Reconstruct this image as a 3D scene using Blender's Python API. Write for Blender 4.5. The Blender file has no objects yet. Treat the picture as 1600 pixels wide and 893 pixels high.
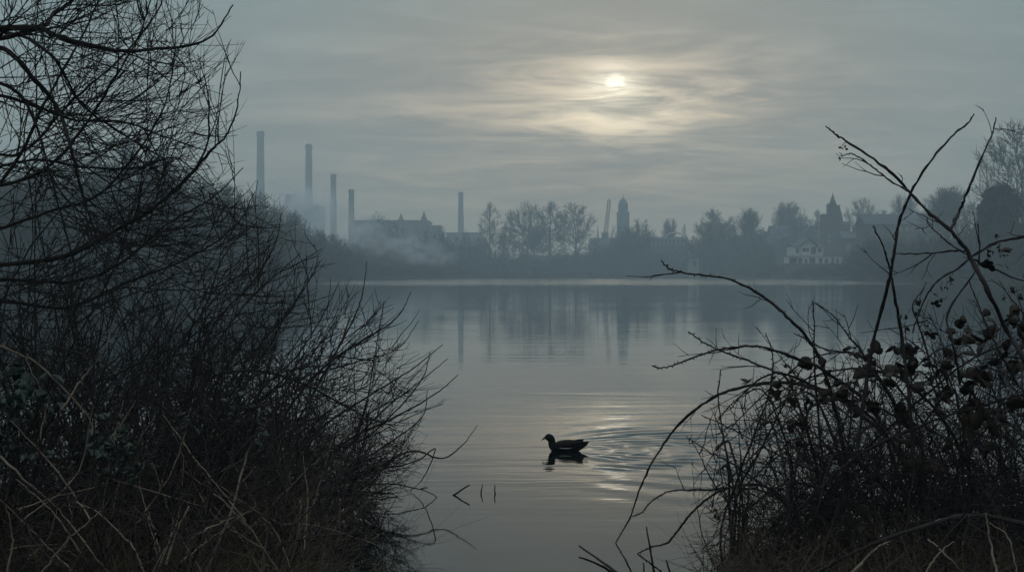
import bpy, bmesh, math, random
import numpy as np
from mathutils import Vector, Matrix
R = math.radians
SC = bpy.context.scene
COL = SC.collection
random.seed(7)
rng = np.random.default_rng(11)

# ------------------------------------------------------------------ camera
F = 2200.0          # focal length in pixels of the 1600 px wide photograph
HOR = 427.0         # height of the horizon in the photograph
CAMH = 1.28         # camera height above the water
cd = bpy.data.cameras.new('camera')
cam = bpy.data.objects.new('camera', cd); COL.objects.link(cam)
cd.sensor_width = 36.0
cd.lens = 36.0 * F / 1600.0
cd.shift_y = -(446.5 - HOR) / 1600.0
cd.clip_start = 0.05; cd.clip_end = 6000
cam.location = (0, 0, CAMH); cam.rotation_euler = (R(90), 0, 0)
SC.camera = cam

def at(px, py, Y):
    return np.array([(px - 800) / F * Y, Y, CAMH - (py - HOR) / F * Y])

# ------------------------------------------------------------------ light
SUN_AZ = math.atan(162 / F); SUN_EL = math.atan(299 / F)
SUNV = Vector((math.sin(SUN_AZ) * math.cos(SUN_EL), math.cos(SUN_AZ) * math.cos(SUN_EL), math.sin(SUN_EL)))
SX, SZ = 162 / F, 299 / F
world = bpy.data.worlds.new('World'); SC.world = world
world.use_nodes = True
nt = world.node_tree; nt.nodes.clear()

class NG:
    """tiny expression helper for node trees"""
    def __init__(s, nt): s.nt = nt
    def n(s, t, **k):
        nd = s.nt.nodes.new(t)
        for a, b in k.items(): setattr(nd, a, b)
        return nd
    def put(s, sock, v):
        if isinstance(v, bpy.types.NodeSocket): s.nt.links.new(v, sock)
        elif isinstance(v, (tuple, list)) and len(v) == 3 and sock.type == 'RGBA': sock.default_value = (*v, 1)
        else: sock.default_value = v
    def m(s, op, a, b=0.0, c=0.0, clamp=False):
        nd = s.n('ShaderNodeMath', operation=op); nd.use_clamp = clamp
        s.put(nd.inputs[0], a); s.put(nd.inputs[1], b)
        if len(nd.inputs) > 2: s.put(nd.inputs[2], c)
        return nd.outputs[0]
    def add(s, a, b): return s.m('ADD', a, b)
    def mul(s, a, b): return s.m('MULTIPLY', a, b)
    def sub(s, a, b): return s.m('SUBTRACT', a, b)
    def div(s, a, b): return s.m('DIVIDE', a, b)
    def sq(s, a): return s.m('MULTIPLY', a, a)
    def exp(s, a): return s.m('EXPONENT', a)
    def xyz(s, a):
        nd = s.n('ShaderNodeSeparateXYZ'); s.put(nd.inputs[0], a); return nd.outputs
    def comb(s, x, y, z):
        nd = s.n('ShaderNodeCombineXYZ')
        for i, v in enumerate((x, y, z)): s.put(nd.inputs[i], v)
        return nd.outputs[0]
    def noise(s, vec, scale, detail=4, rough=0.55, dist=0.0):
        nd = s.n('ShaderNodeTexNoise'); s.put(nd.inputs['Vector'], vec)
        nd.inputs['Scale'].default_value = scale; nd.inputs['Detail'].default_value = detail
        nd.inputs['Roughness'].default_value = rough; nd.inputs['Distortion'].default_value = dist
        return nd.outputs['Fac']
    def ramp(s, fac, stops, interp='LINEAR'):
        nd = s.n('ShaderNodeValToRGB'); nd.color_ramp.interpolation = interp
        s.put(nd.inputs[0], fac); e = nd.color_ramp.elements
        while len(e) < len(stops): e.new(0.5)
        for i, (p, c) in enumerate(stops):
            e[i].position = p; e[i].color = (*c, 1) if len(c) == 3 else c
        return nd.outputs[0]
    def smooth(s, v, a, b):
        nd = s.n('ShaderNodeMapRange', interpolation_type='SMOOTHSTEP')
        s.put(nd.inputs[0], v); nd.inputs[1].default_value = a; nd.inputs[2].default_value = b
        return nd.outputs[0]
    def mix(s, f, a, b, mode='MIX'):
        nd = s.n('ShaderNodeMix', data_type='RGBA', blend_type=mode)
        s.put(nd.inputs[0], f); s.put(nd.inputs[6], a); s.put(nd.inputs[7], b)
        return nd.outputs[2]
    def scale(s, c, f):
        nd = s.n('ShaderNodeVectorMath', operation='SCALE')
        if isinstance(c, tuple): nd.inputs[0].default_value = c
        else: s.put(nd.inputs[0], c)
        s.put(nd.inputs['Scale'], f); return nd.outputs[0]
    def vadd(s, a, b):
        nd = s.n('ShaderNodeVectorMath', operation='ADD'); s.put(nd.inputs[0], a); s.put(nd.inputs[1], b); return nd.outputs[0]

g = NG(nt)
tc = g.n('ShaderNodeTexCoord').outputs['Generated']
x, y, z = g.xyz(tc)
sky = g.n('ShaderNodeTexSky', sky_type='NISHITA', sun_disc=False)
sky.sun_elevation = SUN_EL; sky.sun_rotation = SUN_AZ
sky.air_density = 2.0; sky.dust_density = 6.0
# overcast veil: even grey deck, brighter overhead as overcast skies are
zz = g.m('MAXIMUM', z, 0.0)
veil = g.ramp(zz, [(0.0, (.55, .51, .36)), (0.07, (.44, .445, .35)), (0.13, (.285, .36, .36)), (0.20, (.185, .310, .345)),
                   (0.35, (.20, .30, .335)), (0.6, (.60, .68, .74)), (1.0, (.95, 1.06, 1.15))])
# glow of the veiled sun and long cloud streaks
yy = g.m('MAXIMUM', y, 0.05)
dx = g.sub(g.div(x, yy), SX); dz = g.sub(g.div(z, yy), SZ)
front = g.smooth(y, 0.05, 0.5)
def gauss(a, b, oz=0.0):
    d = g.sub(dz, oz)
    return g.mul(front, g.exp(g.mul(-1.0, g.add(g.sq(g.div(dx, a)), g.sq(g.div(d, b))))))
k = g.add(zz, 0.10)
u = g.div(x, k); v = g.div(y, k)
cl1 = g.noise(g.comb(g.mul(u, 0.9), g.mul(v, 1.5), 3.1), 1.5, 7, 0.60, 1.0)
cl2 = g.noise(g.comb(g.mul(u, 1.7), g.mul(v, 2.5), 8.3), 1.7, 9, 0.64, 1.3)
c1 = g.smooth(cl1, 0.38, 0.66); c2 = g.smooth(cl2, 0.38, 0.66)
cc = g.add(g.mul(c1, 0.68), g.mul(c2, 0.32))
wide = gauss(0.22, 0.058, -0.036); mid = gauss(0.105, 0.036, -0.018); tight = gauss(0.050, 0.022, -0.020); halo = gauss(0.018, 0.014, -0.003)
streak = g.add(0.10, g.mul(cc, 1.45))
colr = g.scale(veil, g.add(0.84, g.mul(cc, 0.28)))
colr = g.vadd(colr, g.scale((.38, .235, .115), g.mul(wide, streak)))
colr = g.vadd(colr, g.scale((.70, .525, .31), g.mul(mid, streak)))
colr = g.vadd(colr, g.scale((1.05, .95, .66), g.mul(tight, g.add(0.30, g.mul(cc, 1.2)))))
colr = g.vadd(colr, g.scale((1.45, 1.38, 1.08), g.mul(halo, g.add(0.35, g.mul(c2, 0.9)))))
rad = g.m('SQRT', g.add(g.sq(dx), g.sq(dz)))
disc = g.mul(front, g.sub(1.0, g.smooth(rad, 0.0036, 0.0088)))
colr = g.vadd(colr, g.scale((1.0, .98, .82), g.mul(disc, g.add(0.25, g.mul(c2, 0.9)))))
SKY_GAIN = 10.0
fin = g.mix(0.94, sky.outputs[0], g.scale(colr, SKY_GAIN))
below = g.smooth(z, -0.12, 0.0)
fin = g.mix(below, (0.5, 0.6, 0.65), fin)
bg = g.n('ShaderNodeBackground'); g.put(bg.inputs[0], fin); bg.inputs[1].default_value = 0.10
wo = g.n('ShaderNodeOutputWorld'); nt.links.new(bg.outputs[0], wo.inputs[0])

sl = bpy.data.lights.new('sun', 'SUN'); sl.energy = 0.0008; sl.angle = R(1.3); sl.color = (1.0, .88, .70)
so = bpy.data.objects.new('sun', sl); COL.objects.link(so)
so.rotation_euler = (-SUNV).to_track_quat('-Z', 'Y').to_euler(); so.location = (0, -5, 30)

vs = SC.view_settings
SC.display_settings.display_device = 'sRGB'
vs.view_transform = 'Standard'; vs.look = 'None'; vs.exposure = 0.0; vs.gamma = 1.0; vs.use_curve_mapping = False
cy = SC.cycles
cy.volume_bounces = 2; cy.max_bounces = 6; cy.diffuse_bounces = 2; cy.glossy_bounces = 3; cy.transparent_max_bounces = 8
cy.use_denoising = True
cy.sample_clamp_indirect = 4.0
try: cy.volume_max_steps = 256
except Exception: pass

# ------------------------------------------------------------------ materials
def mat(name, base, rough=0.8, var=0.35, scale=3.0, spec=0.3, base2=None):
    m = bpy.data.materials.new(name); m.use_nodes = True
    G = NG(m.node_tree); b = m.node_tree.nodes['Principled BSDF']
    co = G.n('ShaderNodeTexCoord').outputs['Object']
    f = G.noise(co, scale, 5, 0.6)
    lo = tuple(c * (1 - var) for c in base); hi = base2 or tuple(c * (1 + var) for c in base)
    G.put(b.inputs['Base Color'], G.ramp(f, [(0.3, lo), (0.7, hi)]))
    b.inputs['Roughness'].default_value = rough
    b.inputs['Specular IOR Level'].default_value = spec
    return m

M_bark = mat('dark_bark', (.019, .016, .014), .9, .5, 25, .12)
M_bark2 = mat('reddish_bark', (.022, .015, .0145), .85, .5, 30, .15)
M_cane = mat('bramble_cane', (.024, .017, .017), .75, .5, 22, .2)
M_stalk = mat('dead_stalk', (.165, .130, .096), .85, .45, 9, .2)
M_grass = mat('dry_grass', (.085, .064, .042), .9, .5, 6, .2)
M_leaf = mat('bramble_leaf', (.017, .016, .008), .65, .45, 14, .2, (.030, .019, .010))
M_ivy = mat('ivy_leaf', (.020, .036, .026), .38, .4, 12, .5)
M_soil = mat('soil', (.020, .016, .012), .95, .5, 2.0, .1)
M_farbark = mat('far_bark', (.045, .042, .040), .9, .3, .5, .1)
M_scrub = mat('scrub', (.040, .042, .036), .95, .4, .4, .1)
M_conifer = mat('conifer', (.012, .018, .014), .9, .4, 1.2, .1)
M_brick = mat('chimney_brick', (.14, .10, .085), .9, .25, .3, .1)
M_stone = mat('dark_stone', (.11, .10, .09), .9, .25, .3, .1)
M_slate = mat('slate', (.06, .062, .07), .7, .25, .4, .2)
M_white = mat('white_paint', (.5, .5, .48), .7, .1, .6, .2)
M_pale = mat('pale_render', (.26, .25, .23), .8, .15, .6, .2)
M_glass = mat('window_glass', (.03, .035, .04), .25, .1, .6, .5)
M_iron = mat('steel', (.07, .07, .072), .6, .2, 2, .4)
M_copper = mat('copper', (.09, .13, .12), .7, .2, .6, .3)

# ------------------------------------------------------------------ object helpers
def link(name, me, m=None, parent=None, loc=(0, 0, 0)):
    o = bpy.data.objects.new(name, me); COL.objects.link(o)
    if m is not None: me.materials.append(m)
    o.location = loc
    if parent is not None: o.parent = parent
    return o
def tag(o, label, cat, group=None):
    o['label'] = label; o['category'] = cat
    if group: o['group'] = group
    return o
def thing(name, label, cat, loc=(0, 0, 0), rz=0.0, group=None):
    o = bpy.data.objects.new(name, None); COL.objects.link(o)
    o.empty_display_size = 0.3
    o.location = loc; o.rotation_euler = (0, 0, rz)
    return tag(o, label, cat, group)

class Tubes:
    """collects tapered tubes, builds them as one mesh"""
    def __init__(s): s.V = []; s.Fq = []; s.n = 0
    def tube(s, pts, rad, sides=4, off=None):
        pts = np.asarray(pts, float); n = len(pts)
        if off is not None: pts = pts - off
        t = np.gradient(pts, axis=0); t /= np.linalg.norm(t, axis=1)[:, None] + 1e-9
        mt = t.mean(0); ref = np.array([0, 0, 1.]) if abs(mt[2]) < .8 * np.linalg.norm(mt) + 1e-9 else np.array([1., 0, 0])
        a = np.cross(t, ref); a /= np.linalg.norm(a, axis=1)[:, None] + 1e-9
        b = np.cross(t, a)
        ang = np.arange(sides) * 2 * math.pi / sides
        rad = np.broadcast_to(np.asarray(rad, float), (n,))
        ring = a[:, None, :] * np.cos(ang)[None, :, None] + b[:, None, :] * np.sin(ang)[None, :, None]
        v = pts[:, None, :] + ring * rad[:, None, None]
        s.V.append(v.reshape(-1, 3))
        i = (np.arange(n - 1) * sides)[:, None] + np.arange(sides)[None, :]
        j = (np.arange(n - 1) * sides)[:, None] + ((np.arange(sides) + 1) % sides)[None, :]
        q = np.stack([i, j, j + sides, i + sides], -1).reshape(-1, 4) + s.n
        s.Fq.append(q); s.n += n * sides
    def quads(s, v4):
        """v4: (k,4,3) loose faces"""
        v4 = np.asarray(v4); k = len(v4)
        s.V.append(v4.reshape(-1, 3)); s.Fq.append(np.arange(k * 4).reshape(k, 4) + s.n); s.n += 4 * k
    def raw(s, v, f):
        s.V.append(np.asarray(v, float)); s.Fq.append(np.asarray(f) + s.n); s.n += len(v)
    def mesh(s, name, smooth=True):
        v = np.concatenate(s.V).astype(np.float32); f = np.concatenate(s.Fq).astype(np.int32)
        me = bpy.data.meshes.new(name)
        me.vertices.add(len(v)); me.vertices.foreach_set('co', v.ravel())
        me.loops.add(f.size); me.loops.foreach_set('vertex_index', f.ravel())
        me.polygons.add(len(f)); me.polygons.foreach_set('loop_start', np.arange(len(f), dtype=np.int32) * 4)
        me.polygons.foreach_set('use_smooth', np.full(len(f), smooth))
        me.update(calc_edges=True); me.validate()
        return me
    def build(s, name, m, parent=None, loc=(0, 0, 0), smooth=True):
        return link(name, s.mesh(name, smooth), m, parent, loc)

def unit(v): return v / (np.linalg.norm(v) + 1e-9)
def walk(p, d, L, segs, wob, trop=(0, 0, 0)):
    """a wandering branch line"""
    p = np.array(p, float); d = unit(np.array(d, float)); st = L / segs
    pts = [p.copy()]; tr = np.array(trop, float)
    jit = rng.normal(0, wob, (segs, 3))
    for i in range(segs):
        d = unit(d + jit[i] + tr); p = p + d * st; pts.append(p.copy())
    return np.array(pts)
def taper(n, r0, r1, knob=0.0):
    r = np.linspace(r0, r1, n)
    if knob: r = r * (1 + rng.uniform(-knob * .4, knob, n))
    return r
def spline(ctrl, n):
    c = np.asarray(ctrl, float); c = np.vstack([2 * c[0] - c[1], c, 2 * c[-1] - c[-2]])
    m = len(c) - 3; out = []
    for t in np.linspace(0, m - 1e-6, n):
        i = int(t); f = t - i; p0, p1, p2, p3 = c[i:i + 4]
        out.append(.5 * (2 * p1 + (p2 - p0) * f + (2 * p0 - 5 * p1 + 4 * p2 - p3) * f * f + (3 * p1 - p0 - 3 * p2 + p3) * f ** 3))
    return np.array(out)
def traced(pix, y0, y1, n=None, wob=0.0012, swing=0.06):
    """a branch followed from base to tip, running from depth y0 to y1"""
    k = len(pix); ys = np.linspace(y0, y1, k)
    ys[1:-1] += rng.normal(0, swing, k - 2) if k > 2 else 0
    c = [at(px, py, Y) for (px, py), Y in zip(pix, ys)]
    n = n or max(14, k * 6)
    s = spline(c, n); s[1:-1] += rng.normal(0, wob, (n - 2, 3)); return s
def perp(d):
    a = rng.normal(0, 1, 3); a -= d * a.dot(d); return unit(a)
def sprout(T, line, r_at, spec, lvl=0, lo=0.1, hi=1.0, bounds=None):
    """grow side shoots along a line. spec[lvl] = (count, len lo, len hi, angle lo, angle hi, radius, wobble, tropism, segs)"""
    if lvl >= len(spec): return
    cnt, l0, l1, a0, a1, r, wob, trop, segs = spec[lvl]
    n = len(line)
    cnt = max(0, int(round(cnt * rng.uniform(.75, 1.25))))
    for _ in range(cnt):
        f = rng.uniform(lo, hi) * (n - 1); i = min(int(f), n - 2); fr = f - i
        p = line[i] * (1 - fr) + line[i + 1] * fr; d = unit(line[i + 1] - line[i])
        a = rng.uniform(a0, a1); dd = d * math.cos(a) + perp(d) * math.sin(a)
        L = rng.uniform(l0, l1) * (1 - .28 * f / n)
        w = walk(p, dd, L, segs, wob, trop)
        if bounds is not None and not bounds(w[-1]): continue
        rr = r * rng.uniform(.75, 1.25)
        T.tube(w, taper(segs + 1, rr, rr * .38, .25), 3 if rr < .0035 else 4)
        sprout(T, w, rr, spec, lvl + 1, .15, .95, bounds)

def leaf(T, p, d, nrm, L, W, fold=.25, curl=.3):
    """a pointed oval leaf, folded along its midrib; closed thin body"""
    d = unit(d); s = unit(np.cross(d, nrm)); nn = np.cross(s, d)
    prof = [(0, .0), (.12, .55), (.32, .95), (.55, 1.0), (.78, .68), (.92, .3), (1.0, .02)]
    V = []; th = .0006
    for t, w in prof:
        c = p + d * (L * t) - nn * (curl * L * t * t)
        e = W * .5 * w
        V += [c - s * e + nn * (fold * e), c + nn * th, c + s * e + nn * (fold * e), c - nn * th * 2]
    f = []
    for i in range(len(prof) - 1):
        a = i * 4; b = a + 4
        for q in range(4):
            f.append((a + q, a + (q + 1) % 4, b + (q + 1) % 4, b + q))
    T.raw(V, f)

# ------------------------------------------------------------------ the ground and the lake
AZ = np.array([-180, -75, -55, -38] + [math.degrees(math.atan((p - 800) / F)) for p in (0, 300, 400, 480, 560, 640, 750, 850, 960, 1050, 1150, 1300, 1400, 1600)] + [35, 55, 75, 180])
RN = np.array([6, 6, 9, 9.0, 8.7, 8.4, 7.9, 5.9, 5.2, 4.9, 4.7, 4.6, 4.7, 5.3, 6.35, 6.6, 6.7, 7.0, 8.0, 9, 6, 6.])
RF = np.array([6.2, 6.2, 20, 60, 120, 135, 150, 225, 290, 330, 385, 400, 400, 395, 375, 300, 225, 165, 75, 20, 6.2, 6.2])
def rn_of(az): return np.interp(az, AZ, RN)
def rf_of(az):
    a = np.asarray(az); w = np.interp(a, AZ, RF)
    return w * (1 + .010 * np.sin(a * 2.9) + .006 * np.sin(a * 8.3 + 1) + .004 * np.sin(a * 19.0))
def hash_noise(x, y):
    return (np.sin(x * 1.7 + 1.3 * np.sin(y * .9)) + np.sin(y * 2.3 + 1.1 * np.sin(x * 1.3)) + .5 * np.sin(x * 5.1 + y * 4.3)) / 2.5
def height(x, y):
    r = math.hypot(x, y); az = math.degrees(math.atan2(x, y)); rn = float(rn_of(az)); rf = float(rf_of(az))
    if r <= rn:
        d = rn - r; return min(.20, d * .22) + .03 * float(hash_noise(x * 2, y * 2)) * min(1, d)
    if r < rf:
        d = min(r - rn, rf - r); return -min(1.6, .02 + d * .35)
    d = r - rf
    return min(.7, d * .22) + min(9., max(0, d - 6) * .022) + .3 * float(hash_noise(x * .03, y * .03)) * min(1, d / 10)
def build_ground():
    azs = np.unique(np.round(np.concatenate([np.linspace(-180, -35, 40), np.linspace(-35, 35, 180), np.linspace(35, 180, 40)]), 4))
    rows = []
    for a in azs[:-1]:
        rn = float(rn_of(a)); rf = float(rf_of(a))
        rs = np.concatenate([np.linspace(.15, rn, 16), np.geomspace(rn + .05, max(rf - .05, rn + .1), 16), rf + np.geomspace(.3, 950 - rf, 22)])
        rows.append([(r * math.sin(R(a)), r * math.cos(R(a)), height(r * math.sin(R(a)), r * math.cos(R(a)))) for r in rs])
    na = len(rows); nr = len(rows[0]); V = [p for row in rows for p in row]; Fq = []
    for i in range(na):
        j = (i + 1) % na
        for k in range(nr - 1): Fq.append((i * nr + k, j * nr + k, j * nr + k + 1, i * nr + k + 1))
    Fq.append(tuple(i * nr for i in range(na))[::-1])
    me = bpy.data.meshes.new('ground'); me.from_pydata(V, [], Fq); me.update()
    me.polygons.foreach_set('use_smooth', [True] * len(Fq))
    o = link('ground', me, M_soil); o['kind'] = 'structure'
build_ground()

BIRD = at(884, 704, 10.17); BIRD[2] = 0.0
def water_material():
    m = bpy.data.materials.new('lake_water'); m.use_nodes = True
    G = NG(m.node_tree); b = m.node_tree.nodes['Principled BSDF']
    b.inputs['Base Color'].default_value = (.002, .0035, .004, 1)
    b.inputs['IOR'].default_value = 1.30; b.inputs['Specular IOR Level'].default_value = .5
    pos = G.n('ShaderNodeNewGeometry').outputs['Position']
    X, Y, Z = G.xyz(pos)
    # gentle breeze ripples, long across the line of sight
    f1 = G.noise(G.comb(G.mul(X, .20), G.mul(Y, 1.05), 0.0), 1.5, 3, .45, .5)
    f2 = G.noise(G.comb(G.mul(X, .8), G.mul(Y, 2.4), 4.0), 5.5, 3, .5, .2)
    patch = G.smooth(G.noise(G.comb(G.mul(X, .05), G.mul(Y, .16), 2.0), 1.0, 3, .5), .38, .66)
    near = G.exp(G.mul(-1.0, G.add(G.sq(G.div(G.sub(X, .9), 1.5)), G.sq(G.div(G.sub(Y, 10.2), 2.6)))))
    calm = G.add(G.mul(.22, G.smooth(Y, 6.8, 9.0)), G.add(.05, G.mul(.66, near)))
    h = G.mul(G.add(G.mul(f1, .0190), G.mul(f2, .0018)), G.mul(calm, G.add(.45, patch)))
    # ruffled band far out
    ruf = G.mul(G.smooth(Y, 130.0, 190.0), G.sub(1.0, G.smooth(Y, 330.0, 385.0)))
    f3 = G.noise(G.comb(G.mul(X, .35), G.mul(Y, 1.0), 7.0), 1.2, 3, .6)
    h = G.add(h, G.mul(G.mul(f3, .10), ruf))
    # wake rings behind the bird
    wake = 0.0
    for (ox, oy, k, amp, rad, ph) in ((.22, .02, 34.0, .0014, .55, 0), (.60, -.03, 24.0, .0026, 1.0, 1.3), (1.1, .05, 18.0, .0034, 1.6, 2.0), (1.7, -.1, 14.0, .0036, 2.3, .6)):
        wob = G.mul(G.sub(G.noise(pos, 1.6, 3, .5), .5), .16)
        rr = G.add(G.m('SQRT', G.add(G.sq(G.sub(X, float(BIRD[0] + ox))), G.sq(G.sub(Y, float(BIRD[1] + oy))))), wob)
        env = G.mul(G.exp(G.mul(-1.0, G.sq(G.div(G.sub(rr, rad * .55), rad * .42)))), amp)
        back = G.smooth(G.sub(X, float(BIRD[0])), -.05, .35)
        w = G.mul(G.mul(G.m('SINE', G.add(G.mul(rr, k), ph)), env), back)
        wake = w if isinstance(wake, float) else G.add(wake, w)
    h = G.add(h, wake)
    bp = G.n('ShaderNodeBump'); bp.inputs['Strength'].default_value = 1.0; bp.inputs['Distance'].default_value = 1.0
    G.put(bp.inputs['Height'], h); G.nt.links.new(bp.outputs[0], b.inputs['Normal'])
    G.put(b.inputs['Roughness'], G.add(.035, G.mul(ruf, .10)))
    return m
def build_water():
    n = 24; T = Tubes(); xs = np.linspace(-420, 420, n); ys = np.linspace(-12, 420, n)
    V = [(a, c, 0.0) for c in ys for a in xs]; f = [(j * n + i, j * n + i + 1, (j + 1) * n + i + 1, (j + 1) * n + i) for j in range(n - 1) for i in range(n - 1)]
    T.raw(V, f); o = T.build('water', water_material(), smooth=False); o['kind'] = 'structure'
build_water()

# ------------------------------------------------------------------ haze
def volume_box():
    m = bpy.data.materials.new('haze_air'); m.use_nodes = True; m.node_tree.nodes.clear()
    G = NG(m.node_tree); pv = G.n('ShaderNodeVolumePrincipled')
    pv.inputs['Color'].default_value = (.74, .885, .935, 1)
    pv.inputs['Density'].default_value = .0018; pv.inputs['Anisotropy'].default_value = .25
    ou = G.n('ShaderNodeOutputMaterial'); G.nt.links.new(pv.outputs[0], ou.inputs['Volume'])
    bm = bmesh.new(); bmesh.ops.create_cube(bm, size=1)
    for v in bm.verts: v.co = Vector((v.co.x * 2000, v.co.y * 2000, -4 + (v.co.z + .5) * 94))
    me = bpy.data.meshes.new('haze'); bm.to_mesh(me); o = link('haze', me, m); o['kind'] = 'stuff'
volume_box()
def smoke(pxa, pya, pxb, pyb, Y, thick, dens, label_seed):
    a = at(pxa, pya, Y); b = at(pxb, pyb, Y + 10); c = (a + b) / 2; L = np.linalg.norm(b - a)
    bm = bmesh.new(); bmesh.ops.create_icosphere(bm, subdivisions=3, radius=1)
    me = bpy.data.meshes.new('smoke'); bm.to_mesh(me)
    m = bpy.data.materials.new('drifting_smoke'); m.use_nodes = True; m.node_tree.nodes.clear()
    G = NG(m.node_tree); pv = G.n('ShaderNodeVolumePrincipled')
    pv.inputs['Color'].default_value = (.93, .95, .96, 1)
    co = G.n('ShaderNodeTexCoord').outputs['Object']
    ln = G.n('ShaderNodeVectorMath', operation='LENGTH'); G.put(ln.inputs[0], co)
    fall = G.sub(1.0, G.smooth(ln.outputs['Value'], .15, .98))
    cx, cyy, cz = G.xyz(co)
    nz = G.smooth(G.noise(G.comb(G.mul(cx, 2.2), cyy, G.add(cz, label_seed)), 1.6, 4, .6, .5), .40, .68)
    G.put(pv.inputs['Density'], G.mul(G.mul(fall, nz), dens))
    ou = G.n('ShaderNodeOutputMaterial'); G.nt.links.new(pv.outputs[0], ou.inputs['Volume'])
    o = link('smoke', me, m, None, tuple(c)); o['kind'] = 'stuff'
    o.scale = (L / 2, 14, thick)
    o.rotation_euler = (0, -math.atan2(b[2] - a[2], b[0] - a[0]), 0)
smoke(385, 292, 580, 376, 335, 10, .30, 1.0)
smoke(455, 334, 665, 404, 288, 6, .11, 5.0)
smoke(560, 370, 740, 412, 290, 4.5, .10, 9.0)

# ------------------------------------------------------------------ far buildings
class Box:
    def __init__(s): s.bm = bmesh.new()
    def box(s, x0, x1, y0, y1, z0, z1, top=1.0):
        cx, cy_ = (x0 + x1) / 2, (y0 + y1) / 2
        lo = [s.bm.verts.new((a, b, z0)) for a, b in ((x0, y0), (x1, y0), (x1, y1), (x0, y1))]
        hi = [s.bm.verts.new((cx + (a - cx) * top, cy_ + (b - cy_) * top, z1)) for a, b in ((x0, y0), (x1, y0), (x1, y1), (x0, y1))]
        s.bm.faces.new(lo[::-1]); s.bm.faces.new(hi)
        for i in range(4): s.bm.faces.new((lo[i], lo[(i + 1) % 4], hi[(i + 1) % 4], hi[i]))
        return s
    def gable(s, x0, x1, y0, y1, z0, z1, axis='x'):
        """roof prism, ridge along axis"""
        if axis == 'x':
            ym = (y0 + y1) / 2; p = [(x0, y0, z0), (x1, y0, z0), (x1, y1, z0), (x0, y1, z0), (x0, ym, z1), (x1, ym, z1)]
            f = [(0, 1, 5, 4), (2, 3, 4, 5), (1, 2, 5), (3, 0, 4), (3, 2, 1, 0)]
        else:
            xm = (x0 + x1) / 2; p = [(x0, y0, z0), (x1, y0, z0), (x1, y1, z0), (x0, y1, z0), (xm, y0, z1), (xm, y1, z1)]
            f = [(1, 2, 5, 4), (3, 0, 4, 5), (0, 1, 4), (2, 3, 5), (3, 2, 1, 0)]
        v = [s.bm.verts.new(q) for q in p]
        for q in f: s.bm.faces.new([v[i] for i in q])
        return s
    def lathe(s, prof, n=16, cx=0, cy_=0):
        rings = [[s.bm.verts.new((cx + r * math.cos(2 * math.pi * i / n), cy_ + r * math.sin(2 * math.pi * i / n), z)) for i in range(n)] for r, z in prof]
        for a, b in zip(rings[:-1], rings[1:]):
            for i in range(n): s.bm.faces.new((a[i], a[(i + 1) % n], b[(i + 1) % n], b[i]))
        s.bm.faces.new(rings[0][::-1]); s.bm.faces.new(rings[-1]); return s
    def build(s, name, m, parent=None, loc=(0, 0, 0)):
        me = bpy.data.meshes.new(name); s.bm.to_mesh(me); s.bm.free(); return link(name, me, m, parent, loc)

def px2(Y): return Y / F
def zpx(py, Y): return CAMH - (py - HOR) * Y / F
def base(px, Y, dz=0.3):
    X = (px - 800) / F * Y; return (X, Y, height(X, Y) - dz)

def chimney(px, top, wt, wb, Y, label, m=M_brick):
    b = base(px, Y); k = px2(Y); H = zpx(top, Y) - b[2]
    t = thing('factory_chimney', label, 'chimney', b, 0, 'factory chimneys in the haze')
    rt, rb = wt * k / 2, wb * k / 2
    Box().lathe([(rb * 1.25, 0), (rb * 1.25, 4), (rb * 1.02, 4.2), (rt, H * .955)], 20).build('shaft', m, t)
    Box().lathe([(rt * 1.02, H * .9555), (rt * 1.16, H * .962), (rt * 1.16, H * .985), (rt * 1.02, H * .99), (rt * .96, H), (rt * .7, H), (rt * .7, H * .97)], 20).build('cap', m, t)
chimney(407, 205, 11, 15, 720, 'tallest grey factory chimney rising at the left edge of the row')
chimney(482.5, 225, 10, 13, 760, 'second tallest factory chimney rising out of drifting smoke')
chimney(521, 272, 8.5, 11, 690, 'mid height slender chimney between a tall one and the shortest one')
chimney(549, 296, 8.5, 10, 600, 'short dark chimney standing at the left end of the long factory block', M_stone)
chimney(720, 300, 7.5, 10.5, 780, 'lone pale chimney far right of the factory row, over low roofs')

def factory(label, l, r, top, Y, depth, turrets=(), m=M_stone, name='factory_building', roofh=0):
    c = (l + r) / 2; b = base(c, Y); k = px2(Y); hw = (r - l) / 2 * k; H = zpx(top, Y) - b[2]
    t = thing(name, label, 'factory' if 'factory' in name else 'building', b)
    Box().box(-hw, hw, 0, depth, 0, H - roofh).build('wall', m, t)
    if roofh: Box().gable(-hw - .3, hw + .3, -.4, depth + .4, H - roofh + .002, H).build('roof', M_slate, t)
    else: Box().box(-hw - .25, hw + .25, -.25, depth + .25, H + .003, H + .6).build('parapet', m, t)
    for (px, w, top2) in turrets:
        xx = (px - c) * k; hh = zpx(top2, Y) - b[2]; q = w * k / 2
        Box().box(xx - q, xx + q, 1.0, 1.0 + 2 * q, H + .605, hh - 1.2).lathe([(q * .7, hh - 1.19), (q * .45, hh), (.1, hh + 1.2)], 8, xx, 1 + q).build('roof_turret', m, t)
    return t, b, k, c, H
t, b, k, c, H = factory('long flat roofed factory block with two roof turrets', 551, 668, 346, 560, 30, ((626, 9, 337), (662, 8.5, 334)))
nw = 14
for i in range(nw):
    xx = (555 + i * 8.1 + 2 - c) * k
    for zl in (.35, .62):
        Box().box(xx - .55, xx + .55, -.06, .1, H * zl, H * zl + 2.2).build('window', M_glass, t)
factory('small square factory block above the trees left of the second chimney', 445, 461, 305, 700, 20, (), M_stone)
factory('low wide factory block half lost in smoke below the two tall chimneys', 455, 497, 322, 660, 24, (), M_stone)
factory('stepped low block joined to the right end of the factory', 669, 688, 354, 575, 18, (), M_stone, 'mill_building')
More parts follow.
